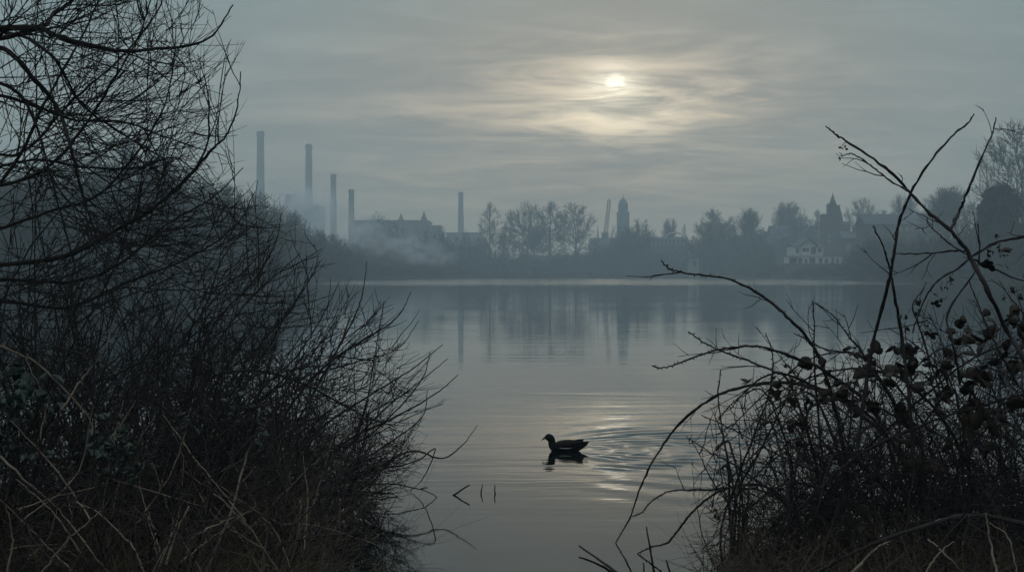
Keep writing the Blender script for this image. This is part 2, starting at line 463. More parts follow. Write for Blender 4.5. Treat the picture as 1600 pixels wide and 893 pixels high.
factory('low flat warehouse at the foot of the lone chimney', 697, 752, 365, 620, 25, (), M_stone, 'warehouse')
factory('dark steep roofed shed in front of the low warehouse', 722, 759, 371, 520, 14, (), M_stone, 'shed_building', 3.2)
factory('low dark house with a steep roof left of the domed tower', 923, 962, 371, 520, 12, (), M_stone, 'house', 4.0)
factory('long low wall of buildings behind the shore trees in the middle', 815, 925, 398, 480, 10, (), M_stone, 'terrace_building', 2.5)

def spire_pole(px, y0, y1, Y, label):
    b = at(px, y0, Y); o = Box().lathe([(.35, 0), (.22, (y0 - y1) * px2(Y) * .6), (.05, (y0 - y1) * px2(Y))], 6).build('flagpole', M_iron, None, tuple(b)); tag(o, label, 'pole')

def domed_tower():
    Y = 600; b = base(974.3, Y); k = px2(Y); Z = lambda py: zpx(py, Y) - b[2]
    t = thing('clock_tower', 'grey civic tower with a rounded dome and finial beside the crane', 'tower', b)
    hw = 9.3 * k
    Box().box(-hw, hw, 0, 2 * hw, 0, Z(333)).build('shaft', M_stone, t)
    Box().box(-hw * 1.07, hw * 1.07, -hw * .07, hw * 2.07, Z(333) + .003, Z(331.6)).build('cornice', M_stone, t)
    q = 7.7 * k
    Box().lathe([(q, Z(331.6) + .003), (q, Z(320.5)), (q * 1.06, Z(320.3)), (q * 1.06, Z(319.3))], 8, 0, hw).build('belfry', M_stone, t)
    Box().lathe([(q * 1.0, Z(319.3) + .003), (q * .93, Z(317)), (q * .78, Z(314)), (q * .55, Z(311.5)), (q * .25, Z(309.5)), (q * .12, Z(308.5))], 16, 0, hw).build('dome', M_copper, t)
    Box().lathe([(.3, Z(308.5) + .003), (.45, Z(307.6)), (.15, Z(307)), (.08, Z(303))], 8, 0, hw).build('finial', M_iron, t)
    for s in (-.5, 0, .5):
        Box().box(s * hw - .45, s * hw + .45, -.05, .1, Z(347), Z(338)).build('louvre', M_slate, t)
domed_tower()

def crane(xb, yb, xt, yt, Y, label):
    b = base((xb + xt) / 2, Y); p0 = at(xb, yb, Y) - np.array(b); p1 = at(xt, yt, Y) - np.array(b)
    t = thing('tower_crane', label, 'crane', b, 0, 'cranes behind the shore')
    T = Tubes(); w = .32
    for a, c in ((-w, 0), (w, 0), (0, w)):
        o = np.array([a, c, 0]); T.tube([p0 + o, (p0 + p1) / 2 + o, p1 + o * .5], .085, 4)
    n = 9
    for i in range(n):
        q0 = p0 + (p1 - p0) * i / n; q1 = p0 + (p1 - p0) * (i + 1) / n; s = w if i % 2 else -w
        T.tube([q0 + [s, 0, 0], q1 + [-s, 0, 0]], .05, 3); T.tube([q0 + [s, 0, 0], q1 + [0, w, 0]], .05, 3)
    T.build('jib', M_iron, t)
    base0 = np.array([p0[0], 0.0, 0.0]); Box().box(p0[0] - .5, p0[0] + .5, -.5, .5, 0, p0[2]).build('mast', M_iron, t)
    Box().box(p0[0] - .8, p0[0] + .8, -.8, .8, p0[2] + .003, p0[2] + 2.2).build('cab', M_iron, t)
crane(943.5, 372, 950.5, 311, 540, 'thin leaning crane jib, left one of the crossing pair')
crane(947.5, 372, 953.8, 312, 560, 'thin leaning crane jib, right one nearest the domed tower')
spire_pole(934, 374, 352, 520, 'short pointed pole on the low roof left of the cranes')
spire_pole(694, 375, 353, 575, 'thin dark pole right of the factory block')

def pavilion():
    Y = 440; c = 1046; b = base(c, Y); k = px2(Y); Z = lambda py: zpx(py, Y) - b[2]; X = lambda px: (px - c) * k
    t = thing('pavilion', 'pavilion with a row of pale windows and an arched white gable', 'pavilion', b)
    Box().box(X(1014), X(1075), 0, 12, 0, Z(384)).build('wall', M_stone, t)
    Box().box(X(1013), X(1076), -.3, 12.3, Z(373.2), Z(371.8)).build('cornice', M_white, t)
    Box().box(X(1014), X(1075), .5, 11.5, Z(371.8) + .003, Z(370)).build('roof', M_slate, t)
    for i in range(10):
        px = 1017 + i * 6.2
        Box().box(X(px), X(px + 3.6), -.02, .6, Z(383.5), Z(374)).build('window', M_pale, t)
    Box().box(X(1014), X(1075), .6, 11.6, Z(384) + .003, Z(373.2) - .003).build('window_wall', M_slate, t)
    T = Tubes(); pts = [np.array([X(1055 + 15 * math.cos(a)), -.15, Z(371.5) + (Z(363.5) - Z(371.5)) * math.sin(a)]) for a in np.linspace(math.pi, 0, 18)]
    T.tube(pts, .26, 5); T.build('arch', M_white, t)
pavilion()

def house_white():
    Y = 335; c = 1268; b = base(c, Y); k = px2(Y); Z = lambda py: zpx(py, Y) - b[2]; X = lambda px: (px - c) * k
    t = thing('house', 'white gabled house with dark windows above a white terrace', 'house', b)
    Box().box(X(1252), X(1276), 0, 9, 0, Z(384)).build('wall', M_white, t)
    Box().gable(X(1252), X(1276), .3, 9, Z(384) + .003, Z(373.4), 'y').build('gable', M_white, t)
    T = Tubes()
    for s in (-1, 1):
        ex = X(1264 + s * 13.5); T.raw(*slab(ex, X(1264), Z(385), Z(372.2), -.5, 9.2))
    T.build('roof', M_slate, t, smooth=False)
    Box().box(X(1240), X(1251.5), .5, 8, 0, Z(385)).build('side_wing', M_white, t)
    Box().gable(X(1239), X(1252), .2, 8.4, Z(385) + .003, Z(380)).build('wing_roof', M_slate, t)
    Box().box(X(1276.5), X(1287), .5, 8, 0, Z(386)).build('side_wing', M_white, t)
    Box().gable(X(1276.5), X(1288), .2, 8.4, Z(386) + .003, Z(380)).build('wing_roof', M_slate, t)
    for (l, r, a, d) in ((1254, 1259, 393, 387), (1260, 1264, 393, 387), (1267, 1275, 397, 386), (1244, 1249, 395, 388), (1279, 1284, 394, 388)):
        Box().box(X(l), X(r), -.04 if 1252 <= l < 1276 else .46, .6, Z(a), Z(d)).build('window', M_glass, t)
    Box().box(X(1225), X(1311), -4, -.1, Z(411.5), Z(400.5)).build('terrace', M_white, t)
    Box().box(X(1225.5), X(1310.5), -3.9, -.2, 0, Z(411.5) - .003).build('retaining_wall', M_stone, t)
    Box().box(X(1224), X(1312), -4.2, 0, Z(400.5) + .003, Z(399.6)).build('terrace_edge', M_pale, t)
    for i, (l, r) in enumerate(((1228, 1240), (1242, 1248), (1252, 1256), (1259, 1268), (1274, 1279), (1283, 1288), (1293, 1297), (1301, 1304))):
        Box().box(X(l), X(r), -4.05, -3.9, Z(411), Z(402.5 + (i % 3))).build('opening', M_glass, t)
    Box().box(X(1272), X(1274), 3, 4, Z(380), Z(371)).build('chimney_stack', M_stone, t)
def slab(xe, xr, ze, zr, y0, y1, th=.35):
    V = [(xe, y0, ze), (xr, y0, zr), (xr, y1, zr), (xe, y1, ze), (xe, y0, ze + th), (xr, y0, zr + th), (xr, y1, zr + th), (xe, y1, ze + th)]
    f = [(0, 3, 2, 1), (4, 5, 6, 7), (0, 1, 5, 4), (1, 2, 6, 5), (2, 3, 7, 6), (3, 0, 4, 7)]
    return V, f
house_white()

def church():
    Y = 368; c = 1302; b = base(c, Y); k = px2(Y); Z = lambda py: zpx(py, Y) - b[2]; X = lambda px: (px - c) * k
    t = thing('church_tower', 'dark stone church tower with a sharp spire and a small corner turret', 'tower', b)
    Box().box(X(1288), X(1316), 0, 5.2, 0, Z(334)).build('shaft', M_stone, t)
    Box().box(X(1297.5), X(1313.5), .8, 4.6, Z(334) + .003, Z(321)).build('upper_stage', M_stone, t)
    Box().box(X(1296.8), X(1314.2), .6, 4.8, Z(321) + .003, Z(320)).build('cornice', M_slate, t)
    Box().lathe([(6.4 * k, Z(320) + .003), (4.6 * k, Z(314)), (2.4 * k, Z(308)), (.10, Z(302.5))], 8, X(1304.8), 2.7).build('spire', M_slate, t)
    Box().lathe([(.1, Z(302.5)), (.06, Z(299.5))], 5, X(1304.8), 2.7).build('finial', M_iron, t)
    T = Tubes(); T.raw(*slab(X(1318.5), X(1313.6), Z(345), Z(326), .9, 4.5, .5)); T.build('shoulder_roof', M_slate, t, smooth=False)
    Box().lathe([(.45, Z(334)), (.45, Z(322)), (.55, Z(321.6)), (.08, Z(317))], 8, X(1295), .8).build('turret', M_stone, t)
    Box().box(X(1316) + .003, X(1330), .6, 5, 0, Z(352)).build('nave', M_stone, t)
    Box().gable(X(1316) + .003, X(1331), .3, 5.3, Z(352) + .003, Z(345)).build('nave_roof', M_slate, t)
    for (l, r, a, d) in ((1294.5, 1297.5, 371.5, 367), (1294.5, 1297.5, 379, 374.5), (1294.5, 1297.5, 389.5, 386), (1306, 1309, 372, 367)):
        Box().box(X(l), X(r), -.06, .1, Z(a), Z(d)).build('window', M_pale, t)
    Box().box(X(1319), X(1324), .54, .7, Z(369), Z(365)).build('window', M_white, t)
church()

def house(label, l, r, eave, ridge, Y, wall=M_pale, wins=(), axis='x', depth=8):
    c = (l + r) / 2; b = base(c, Y); k = px2(Y); Z = lambda py: zpx(py, Y) - b[2]; X = lambda px: (px - c) * k
    t = thing('house', label, 'house', b)
    Box().box(X(l), X(r), 0, depth, 0, Z(eave)).build('wall', wall, t)
    ro = Box().gable(X(l) - .3, X(r) + .3, -.3, depth + .3, Z(eave) + .003, Z(ridge), axis).build('roof', M_slate, t)
    Box().box(X(r) - 1.6, X(r) - .8, depth * .4, depth * .6, Z(ridge) - .8, Z(ridge) + 1.1).build('chimney_stack', M_stone, ro)
    for (a, bb, cc_, d, mm) in wins:
        Box().box(X(a), X(bb), -.05, .1, Z(cc_), Z(d)).build('window', mm, t)
house('dim pale gabled house half hidden left of the white one', 1176, 1192, 382, 371, 388, M_pale, ((1179, 1182, 392, 386, M_glass), (1185, 1188, 392, 386, M_glass)), 'y')
house('long low house with a dark slate roof behind the bare shore trees', 1148, 1206, 379, 367, 400, M_stone, ((1190, 1203, 381.5, 380, M_pale),))
house('wide dark roofed house left of the church tower on the rise', 1206, 1286, 371, 352, 425, M_stone)
house('large long roofed house with a row of pale upper windows at right', 1352, 1478, 350, 333, 300, M_stone, tuple((p, p + 6, 361, 354, M_pale) for p in (1404, 1414, 1424, 1434, 1444)))
house('small white cottage showing between the right bank bushes', 1408, 1441, 396, 391, 255, M_white, ((1414, 1418, 403, 398, M_glass), (1426, 1432, 404, 398, M_glass)))
house('dark house with a lit pale side wall near the right bank', 1318, 1350, 372, 360, 330, M_stone, ((1322, 1330, 392, 380, M_pale), (1338, 1342, 388, 380, M_pale)))
house('tiny pale boathouse on the shore between dark shrubs', 1078, 1092, 404, 396, 386.5, M_pale, ((1083, 1088, 416, 407, M_glass),), 'y', 5)

# ------------------------------------------------------------------ far trees
def tree_meshes(seed, H, W, kind='round', thin=1.0):
    """bare tree: trunk + crown of limbs and twigs within a crown outline"""
    global rng
    keep = rng; rng = np.random.default_rng(seed)
    Tt, Tc = Tubes(), Tubes()
    r0 = H * .017
    zt = {'round': .78, 'tall': .95, 'fan': .45, 'bush': .3}[kind] * H
    trunk = walk((0, 0, 0), (rng.normal(0, .04), rng.normal(0, .04), 1), zt, 10, .045, (0, 0, .05))
    Tt.tube(trunk, np.linspace(r0, r0 * .22, 11) * np.r_[1.35, np.ones(10)], 7)
    cz = .60 * H if kind != 'tall' else .58 * H; a, c = W / 2, H * (.41 if kind != 'tall' else .42)
    def reach(p, d):
        # distance along d to the crown outline
        q = np.array([p[0] / a, p[1] / a, (p[2] - cz) / c]); e = np.array([d[0] / a, d[1] / a, d[2] / c])
        A = e.dot(e); B = q.dot(e); C = q.dot(q) - 1; D = B * B - A * C
        return max(.5, (-B + math.sqrt(D)) / A) if D > 0 else .8
    nl = {'round': 22, 'tall': 26, 'fan': 18, 'bush': 18}[kind]
    for i in range(nl):
        f = (.28 + .72 * (i + rng.random()) / nl) if kind != 'fan' else rng.uniform(.55, 1.0)
        if kind == 'bush': f = rng.uniform(.05, 1)
        j = min(int(f * 10), 9); p = trunk[j] + (trunk[j + 1] - trunk[j]) * (f * 10 - j)
        az = i * 2.4 + rng.normal(0, .4); el = R(rng.uniform(12, 58) if kind != 'fan' else rng.uniform(25, 85))
        if f > .85: el = R(rng.uniform(55, 85))
        d = np.array([math.cos(az) * math.cos(el), math.sin(az) * math.cos(el), math.sin(el)])
        L = reach(p, d) * rng.uniform(.82, 1.04)
        rr = r0 * (.42 - .22 * f) * (1.3 if kind == 'fan' else 1)
        limb = walk(p, d, L, 8, .10, (0, 0, .035)); Tc.tube(limb, taper(9, rr, rr * .2), 4)
        ns = max(6, int(L * 2.0))
        for s in range(ns):
            f2 = rng.uniform(.22, 1.0) * 8; j2 = min(int(f2), 7); p2 = limb[j2] + (limb[j2 + 1] - limb[j2]) * (f2 - j2)
            d2 = unit(limb[j2 + 1] - limb[j2]); an = R(rng.uniform(25, 65)); d2 = unit(d2 * math.cos(an) + perp(d2) * math.sin(an) + np.array([0, 0, .15]))
            L2 = min(L * .55, reach(p2, d2)) * rng.uniform(.5, 1.0)
            sub = walk(p2, d2, L2, 5, .14, (0, 0, .03)); r2 = max(rr * .36, .042 * thin); Tc.tube(sub, taper(6, r2, .030 * thin), 3)
            for q in range(max(4, int(L2 * 4.6))):
                f3 = rng.uniform(.1, 1.0) * 5; j3 = min(int(f3), 4); p3 = sub[j3] + (sub[j3 + 1] - sub[j3]) * (f3 - j3)
                d3 = unit(sub[j3 + 1] - sub[j3]); an = R(rng.uniform(20, 60)); d3 = unit(d3 * math.cos(an) + perp(d3) * math.sin(an) + np.array([0, 0, .12]))
                tw = walk(p3, d3, rng.uniform(.5, 1.5) * H / 18, 3, .16); Tc.tube(tw, taper(4, .036 * thin, .016 * thin), 3)
    rng = keep
    return Tt.mesh('trunk'), Tc.mesh('crown')
VAR = {}
for kind, n, H, W in (('round', 4, 18, 13), ('tall', 2, 18, 8), ('fan', 3, 18, 15), ('bush', 3, 10, 10)):
    VAR[kind] = []
    for i in range(n):
        a, c = tree_meshes(100 + i * 7 + n * 13, H, W, kind); a.materials.append(M_farbark); c.materials.append(M_farbark)
        co = np.empty(len(c.vertices) * 3, np.float32); c.vertices.foreach_get('co', co); co = co.reshape(-1, 3)
        VAR[kind].append((a, c, float(np.percentile(co[:, 2], 99.7)), float(np.percentile(np.hypot(co[:, 0], co[:, 1]), 97)) * 2))
def far_tree(px, top, wpx, Y, kind, vi, label, group=None, name='bare_tree', dz=.2):
    b = base(px, Y, dz); a, c, H, W = VAR[kind][vi % len(VAR[kind])]
    h = (zpx(top, Y) - b[2]) / (H * 1.0); w = 1.2 * wpx * px2(Y) / W
    t = thing(name, label, 'tree', b, (vi * 1.9 + px * .37) % 6.28, group)
    t.scale = (w, w, h)
    for n_, me in (('trunk', a), ('crown', c)):
        o = bpy.data.objects.new(n_, me); COL.objects.link(o); o.parent = t
    return t
GT = 'bare trees along the far shore'
far_tree(767, 317, 36, 425, 'tall', 0, 'slim upright bare tree standing alone right of the lone chimney', GT)
far_tree(822, 317, 62, 430, 'round', 0, 'broad round bare tree, leftmost of the close row at mid shore', GT)
far_tree(861, 315, 44, 435, 'tall', 1, 'narrow bare tree in the middle of the close row', GT)
far_tree(897, 318, 58, 430, 'round', 1, 'round bare tree at the right end of the close row', GT)
far_tree(793, 350, 30, 440, 'round', 2, 'small bare tree tucked left of the broad round one', GT)
far_tree(840, 352, 40, 450, 'fan', 1, 'low bare tree behind the close row', GT)
far_tree(1000, 343, 44, 425, 'round', 3, 'dense dark tree just right of the domed tower', GT)
far_tree(985, 356, 44, 415, 'bush', 0, 'low bushy tree in front of the domed tower', GT)
far_tree(1047, 342, 24, 470, 'fan', 0, 'tiny open bare tree above the arched pavilion', GT)
far_tree(1069, 350, 10, 465, 'tall', 0, 'very small dark tree at the right end of the pavilion roof', GT)
far_tree(1118, 328, 60, 400, 'round', 2, 'wide dark bare tree between pavilion and fan shaped tree', GT)
far_tree(1168, 326, 46, 405, 'fan', 1, 'fan shaped bare tree with clear branches over a slate roof', GT)
far_tree(1100, 362, 44, 390, 'bush', 1, 'low thick bush right of the pavilion', GT)
far_tree(1230, 316, 46, 440, 'fan', 2, 'tall open bare tree above the wide roofed house', GT)
far_tree(1250, 337, 60, 420, 'round', 0, 'dense bare tree on the rise behind the white house', GT)
far_tree(1278, 328, 26, 445, 'tall', 1, 'thin bare tree close to the left side of the church tower', GT)
far_tree(1346, 310, 46, 400, 'round', 1, 'bare tree with ragged crown right of the church spire', GT)
far_tree(1385, 328, 40, 330, 'round', 3, 'bare tree behind the left end of the long roofed house', GT)
far_tree(1412, 305, 44, 340, 'fan', 0, 'spreading bare tree above the long roofed house', GT)
far_tree(1482, 292, 70, 260, 'fan', 2, 'open bare tree behind the leaning briar shoots', GT)
far_tree(1520, 318, 40, 255, 'round', 0, 'small bare tree left of the clipped conifer', GT)
far_tree(1592, 192, 112, 205, 'round', 1, 'biggest bare tree, cut by the right edge of the picture', GT)
GL = 'bare trees on the left bank'
far_tree(40, 262, 110, 150, 'round', 2, 'big bare tree of the left bank nearest the picture edge', GL)
far_tree(120, 236, 100, 158, 'round', 0, 'big bare tree second from the left picture edge', GL)
far_tree(190, 222, 92, 165, 'round', 1, 'tallest bare tree of the left bank seen through twigs', GL)
far_tree(243, 240, 80, 175, 'fan', 0, 'tall spreading bare tree left of the hazy chimneys', GL)
far_tree(300, 262, 78, 185, 'round', 3, 'hazy bare tree midway down the left bank slope', GL)
far_tree(350, 288, 66, 200, 'round', 2, 'bare tree left of the dark bushy one below the tallest chimney', GL)
far_tree(402, 306, 60, 215, 'bush', 0, 'dark bushy tree below the tallest chimney', GL)
far_tree(440, 322, 60, 225, 'round', 0, 'hazy tree at the edge of the drifting smoke', GL)
far_tree(478, 345, 56, 240, 'bush', 2, 'low hazy tree below the second chimney', GL)
far_tree(515, 366, 50, 262, 'round', 1, 'small tree near the lake end of the left bank', GL)
far_tree(545, 386, 40, 285, 'bush', 1, 'last low bush at the lake end of the left bank', GL)
far_tree(585, 331, 34, 600, 'bush', 1, 'tree clump showing above the factory roof', GL)

def conifer():
    Y = 180; b = base(1562, Y); k = px2(Y); H = zpx(298, Y) - b[2]
    t = thing('conifer', 'dark dense conifer with a blunt square top near the right edge', 'tree', b)
    T = Tubes(); T.tube(walk((0, 0, 0), (0, 0, 1), H * .9, 6, .02), np.linspace(.35, .08, 7), 6); T.build('trunk', M_farbark, t)
    n = 9000; zf = rng.random(n) ** .8; hw = 30 * k
    prof = np.interp(zf, [0, .1, .5, .85, .94, 1.0], [.85, .98, 1.0, .93, .80, .25]) * hw
    ph = rng.random(n) * 6.283; lump = 1 + .16 * np.sin(ph * 3 + zf * 9) + .13 * np.sin(ph * 5 - zf * 23)
    rr = prof * lump * np.sqrt(rng.uniform(.25, 1.05, n))
    P = np.stack([rr * np.cos(ph), rr * np.sin(ph), zf * H * (1 + .05 * np.sin(ph * 3 + 1) + .04 * np.sin(ph * 7))], 1)
    flakes(P, .42).build('crown', M_conifer, t, smooth=False)
def flakes(P, s, up=0.0, w=.45):
    n = len(P); a = rng.normal(0, 1, (n, 3)) + np.array([0, 0, up]); a /= np.linalg.norm(a, axis=1)[:, None]; b = np.cross(a, rng.normal(0, 1, (n, 3))); b /= np.linalg.norm(b, axis=1)[:, None]
    sz = s * rng.uniform(.5, 1.2, (n, 1)); a = a * sz; b = b * sz * w
    T = Tubes(); T.quads(np.stack([P - a, P + b, P + a, P - b], 1)); return T
conifer()

def scrub(name, spots, flake, per, m):
    """a hazy mass of bank bushes nobody could count: spots = (px, Y, height m, width m)"""
    P = []; T2 = []
    for (px, Y, h, w) in spots:
        X = (px - 800) / F * Y; z0 = height(X, Y) - .2
        n = int(per * 2.6 * (h * w) ** .75)
        d = rng.normal(0, 1, (n, 3)); d /= np.linalg.norm(d, axis=1)[:, None]; r = rng.random((n, 1)) ** .42
        q = d * r * np.array([w / 2, w / 2, h * .62]) + np.array([0, 0, h * .42])
        q[:, 2] = np.abs(q[:, 2]); q *= 1 + .15 * np.sin(q[:, [0]] * 1.7 + px) 
        P.append(q + np.array([X, Y, z0]))
        for _ in range(int(9 + h * 2)):
            a = rng.uniform(0, 6.28); dd = np.array([.35 * math.cos(a), .35 * math.sin(a), 1])
            T2.append(walk((X + rng.uniform(-.3, .3) * w, Y + rng.uniform(-.3, .3) * w, z0 + h * .3), dd, h * rng.uniform(.5, .85), 4, .12))
    T = flakes(np.concatenate(P), flake, 1.1, .10)
    for w_ in T2: T.tube(w_, taper(5, .04, .012), 3)
    o = T.build(name, m, smooth=False); o['kind'] = 'stuff'; return o
sp = []
for px in np.arange(555, 1345, 5.5):
    az = math.degrees(math.atan((px - 800) / F)); rf = float(rf_of(az)) / math.sqrt(1 + ((px - 800) / F) ** 2) ** -1
    Y0 = rf * math.cos(R(az))
    sp.append((px + rng.normal(0, 2), Y0 + rng.uniform(3, 8), rng.uniform(1.6, 2.4) if 1212 < px < 1332 else rng.uniform(2.5, 5.0), rng.uniform(3.5, 6)))
    tall = np.interp(px, [560, 640, 700, 780, 850, 920, 960, 1010, 1090, 1130, 1180, 1215, 1300, 1330], [9.0, 9.8, 10.2, 7.2, 6.0, 7.5, 11.0, 11.5, 8.5, 12, 10.5, 2.2, 2.2, 3]) * (1 + .22 * math.sin(px * .21) + .15 * math.sin(px * .083 + 2))
    if 1013 < px < 1080: tall = min(tall, 5.6)
    sp.append((px + rng.normal(0, 3), Y0 + rng.uniform(12, 32), tall * rng.uniform(.6, 1.2), rng.uniform(4.5, 9)))
SK1 = scrub('shore_scrub', [s for s in sp if not (1210 < s[0] < 1334 and s[2] > 2.6)], .62, 26, M_scrub)
sp = []
for px in np.arange(-60, 566, 8):
    az = math.degrees(math.atan((px - 800) / F)); Y0 = float(rf_of(az)) * math.cos(R(az))
    tall = np.interp(px, [0, 200, 300, 400, 480, 540, 570], [9, 9, 8.5, 8.8, 8.0, 6.5, 5.5])
    for dy in (3, 10, 22): sp.append((px + rng.normal(0, 4), Y0 + dy * rng.uniform(.8, 1.3), (tall if dy > 5 else 3.4) * rng.uniform(.7, 1.15), rng.uniform(4, 7)))
scrub('left_bank_scrub', sp, .42, 30, M_scrub).name = 'bank_scrub'
sp = []
for px in np.arange(1338, 1720, 8):
    az = math.degrees(math.atan((px - 800) / F)); Y0 = float(rf_of(az)) * math.cos(R(az))
    tall = np.interp(px, [1320, 1360, 1420, 1480, 1540, 1600, 1700], [5.5, 7, 5.5, 6.5, 5.5, 6, 7])
    for dy in (3, 9, 20): sp.append((px + rng.normal(0, 4), Y0 + dy * rng.uniform(.8, 1.3), (tall if dy > 5 else 2.6) * rng.uniform(.7, 1.15), rng.uniform(3.5, 6)))
scrub('bank_scrub', sp, .40, 30, M_scrub)

M_reed = mat('reed', (.105, .088, .060), .9, .4, 2, .1)
def reeds():
    P = []
    for px in np.arange(440, 1640, .8):
        az = math.degrees(math.atan((px - 800) / F)); dens = .5 + .5 * math.sin(az * 2.3 + 1) + .4 * math.sin(az * 7.1) + .3 * math.sin(az * 17)
        for _ in range(int(max(0, dens) * 7)):
            rr = float(rf_of(az)) + rng.normal(-.3, .8); a = R(az + rng.uniform(-.02, .02)); P.append((rr * math.sin(a), rr * math.cos(a), rng.uniform(.05, .45)))
    o = flakes(np.array(P), .62, 4.0, .06).build('reed_fringe', M_reed, smooth=False); o['kind'] = 'stuff'
reeds()

# ------------------------------------------------------------------ moorhen
def moorhen():
    t = thing('moorhen', 'black moorhen swimming left with a ripple wake behind it', 'bird', tuple(BIRD))
    mb = mat('black_plumage', (.0035, .004, .005), .8, .4, 40, .1); mw = mat('brown_black_wing', (.008, .006, .0045), .8, .4, 40, .1)
    mwh = mat('white_feather', (.45, .45, .43), .8, .1, 40, .2); mbl = mat('dark_red_bill', (.09, .015, .012), .4, .2, 60, .5)
    # (x along body, z, half width, half height); head to the left
    S = [(-.152, .093, .003, .003), (-.148, .094, .012, .013), (-.138, .097, .022, .024), (-.123, .098, .027, .0305), (-.109, .092, .0265, .030),
         (-.102, .078, .024, .027), (-.100, .060, .025, .027), (-.097, .042, .034, .033), (-.086, .029, .046, .041), (-.058, .026, .056, .045),
         (-.010, .026, .062, .048), (.040, .026, .058, .046), (.080, .030, .044, .038), (.110, .036, .028, .026), (.140, .045, .014, .012), (.160, .052, .004, .004)]
    T = Tubes(); n = 14; P = np.array([(s[0], 0, s[1]) for s in S]); tg = np.gradient(P, axis=0); tg /= np.linalg.norm(tg, axis=1)[:, None]
    V = []
    for (s, d, p) in zip(S, tg, P):
        up = np.array([-d[2], 0, d[0]])
        for i in range(n):
            a = 2 * math.pi * i / n; V.append(p + np.array([0, 1, 0]) * s[2] * math.cos(a) + up * s[3] * math.sin(a))
    f = [(i * n + q, i * n + (q + 1) % n, (i + 1) * n + (q + 1) % n, (i + 1) * n + q) for i in range(len(S) - 1) for q in range(n)]
    T.raw(V, f); o = T.build('body', mb, t); md = o.modifiers.new('sub', 'SUBSURF'); md.levels = 1; md.render_levels = 1
    T = Tubes(); T.tube([(-.176, 0, .0765), (-.168, 0, .083), (-.157, 0, .090), (-.142, 0, .099)], [.0012, .0045, .008, .011], 8); T.build('bill', mbl, t)
    for s in (-1, 1):
        T = Tubes(); T.tube([(-.139, s * .0215, .1035), (-.136, s * .0240, .1035), (-.133, s * .0225, .1035)], [.001, .003, .001], 8); T.build('eye', mbl, t)
        # folded wing: a long leaf lying on the flank, primaries pointing up and back
        V = []; nn = 9
        for i, (xx, zc, hh, yy) in enumerate([(-.072, .046, .008, .046), (-.05, .048, .021, .0575), (-.015, .050, .026, .0635), (.02, .052, .026, .0615), (.055, .055, .021, .0525), (.085, .060, .015, .038), (.108, .066, .008, .024), (.127, .071, .002, .014)]):
            for q in range(nn):
                a = math.pi * (q / (nn - 1)); zz = zc + hh * math.cos(a); V.append((xx, s * (yy * 1.06 * (.75 + .25 * math.sin(a)) - max(0, (zz - zc)) * .55), zz))
            V.append((xx, s * yy * .45, zc))
        w = nn + 1
        f = [(i * w + q, i * w + (q + 1) % w, (i + 1) * w + (q + 1) % w, (i + 1) * w + q) for i in range(7) for q in range(w)]
        T = Tubes(); T.raw(V, f); T.build('wing', mw, t)
        T = Tubes(); T.tube([(-.050, s * .0635, .030), (-.02, s * .0690, .0265), (.01, s * .0690, .0265), (.04, s * .0630, .029)], [.0008, .0026, .0026, .0008], 6); T.build('flank_streak', mwh, t)
        T = Tubes(); T.tube([(.100, s * .018, .030), (.120, s * .013, .037), (.142, s * .006, .0445)], [.003, .0065, .001], 6); T.build('undertail_patch', mwh, t)
    for (a, e) in (((.06, 0, .068), (.135, 0, .083)), ((.09, .008, .048), (.172, .004, .066)), ((.09, -.008, .048), (.168, -.006, .062))):
        T = Tubes(); a, e = np.array(a), np.array(e); T.tube([a, a * .6 + e * .4, a * .2 + e * .8, e], [.010, .012, .007, .0008], 6); T.build('tail_feather', mb, t)
moorhen()

# ------------------------------------------------------------------ foreground, left: overhanging tree
def left_edge(p):
    """keep twigs inside the outline of the left growth: px limit by py"""
    px = 800 + p[0] / p[1] * F; py = HOR - (p[2] - CAMH) / p[1] * F
    lim = np.interp(py, [-200, 0, 60, 130, 200, 260, 330, 420, 480, 560, 600, 680, 760, 850], [330, 330, 372, 372, 385, 370, 440, 520, 640, 690, 712, 700, 650, 610])
    return px < lim + 20 - rng.exponential(20)
T = Tubes()
tree = thing('overhanging_tree', 'bare dark tree leaning in from the left edge with twigs against the sky', 'tree', (-2.35, 5.0, .15))
tr = Tubes(); tl = spline([(-2.35, 5.0, .1), (-2.40, 5.0, .7), (-2.32, 5.02, 1.3), (-2.45, 5.0, 1.9), (-2.40, 5.05, 2.6), (-2.5, 5.1, 3.3)], 24)
o0 = np.array([-2.35, 5.0, .15])
tr.tube(tl, np.linspace(.11, .05, 24) * (1 + rng.normal(0, .05, 24)), 10, o0); tr.build('trunk', M_bark, tree)
class OffT(Tubes):
    def __init__(s, off): super().__init__(); s.o = off
    def tube(s, pts, rad, sides=4, off=None): super().tube(pts, rad, sides, s.o)
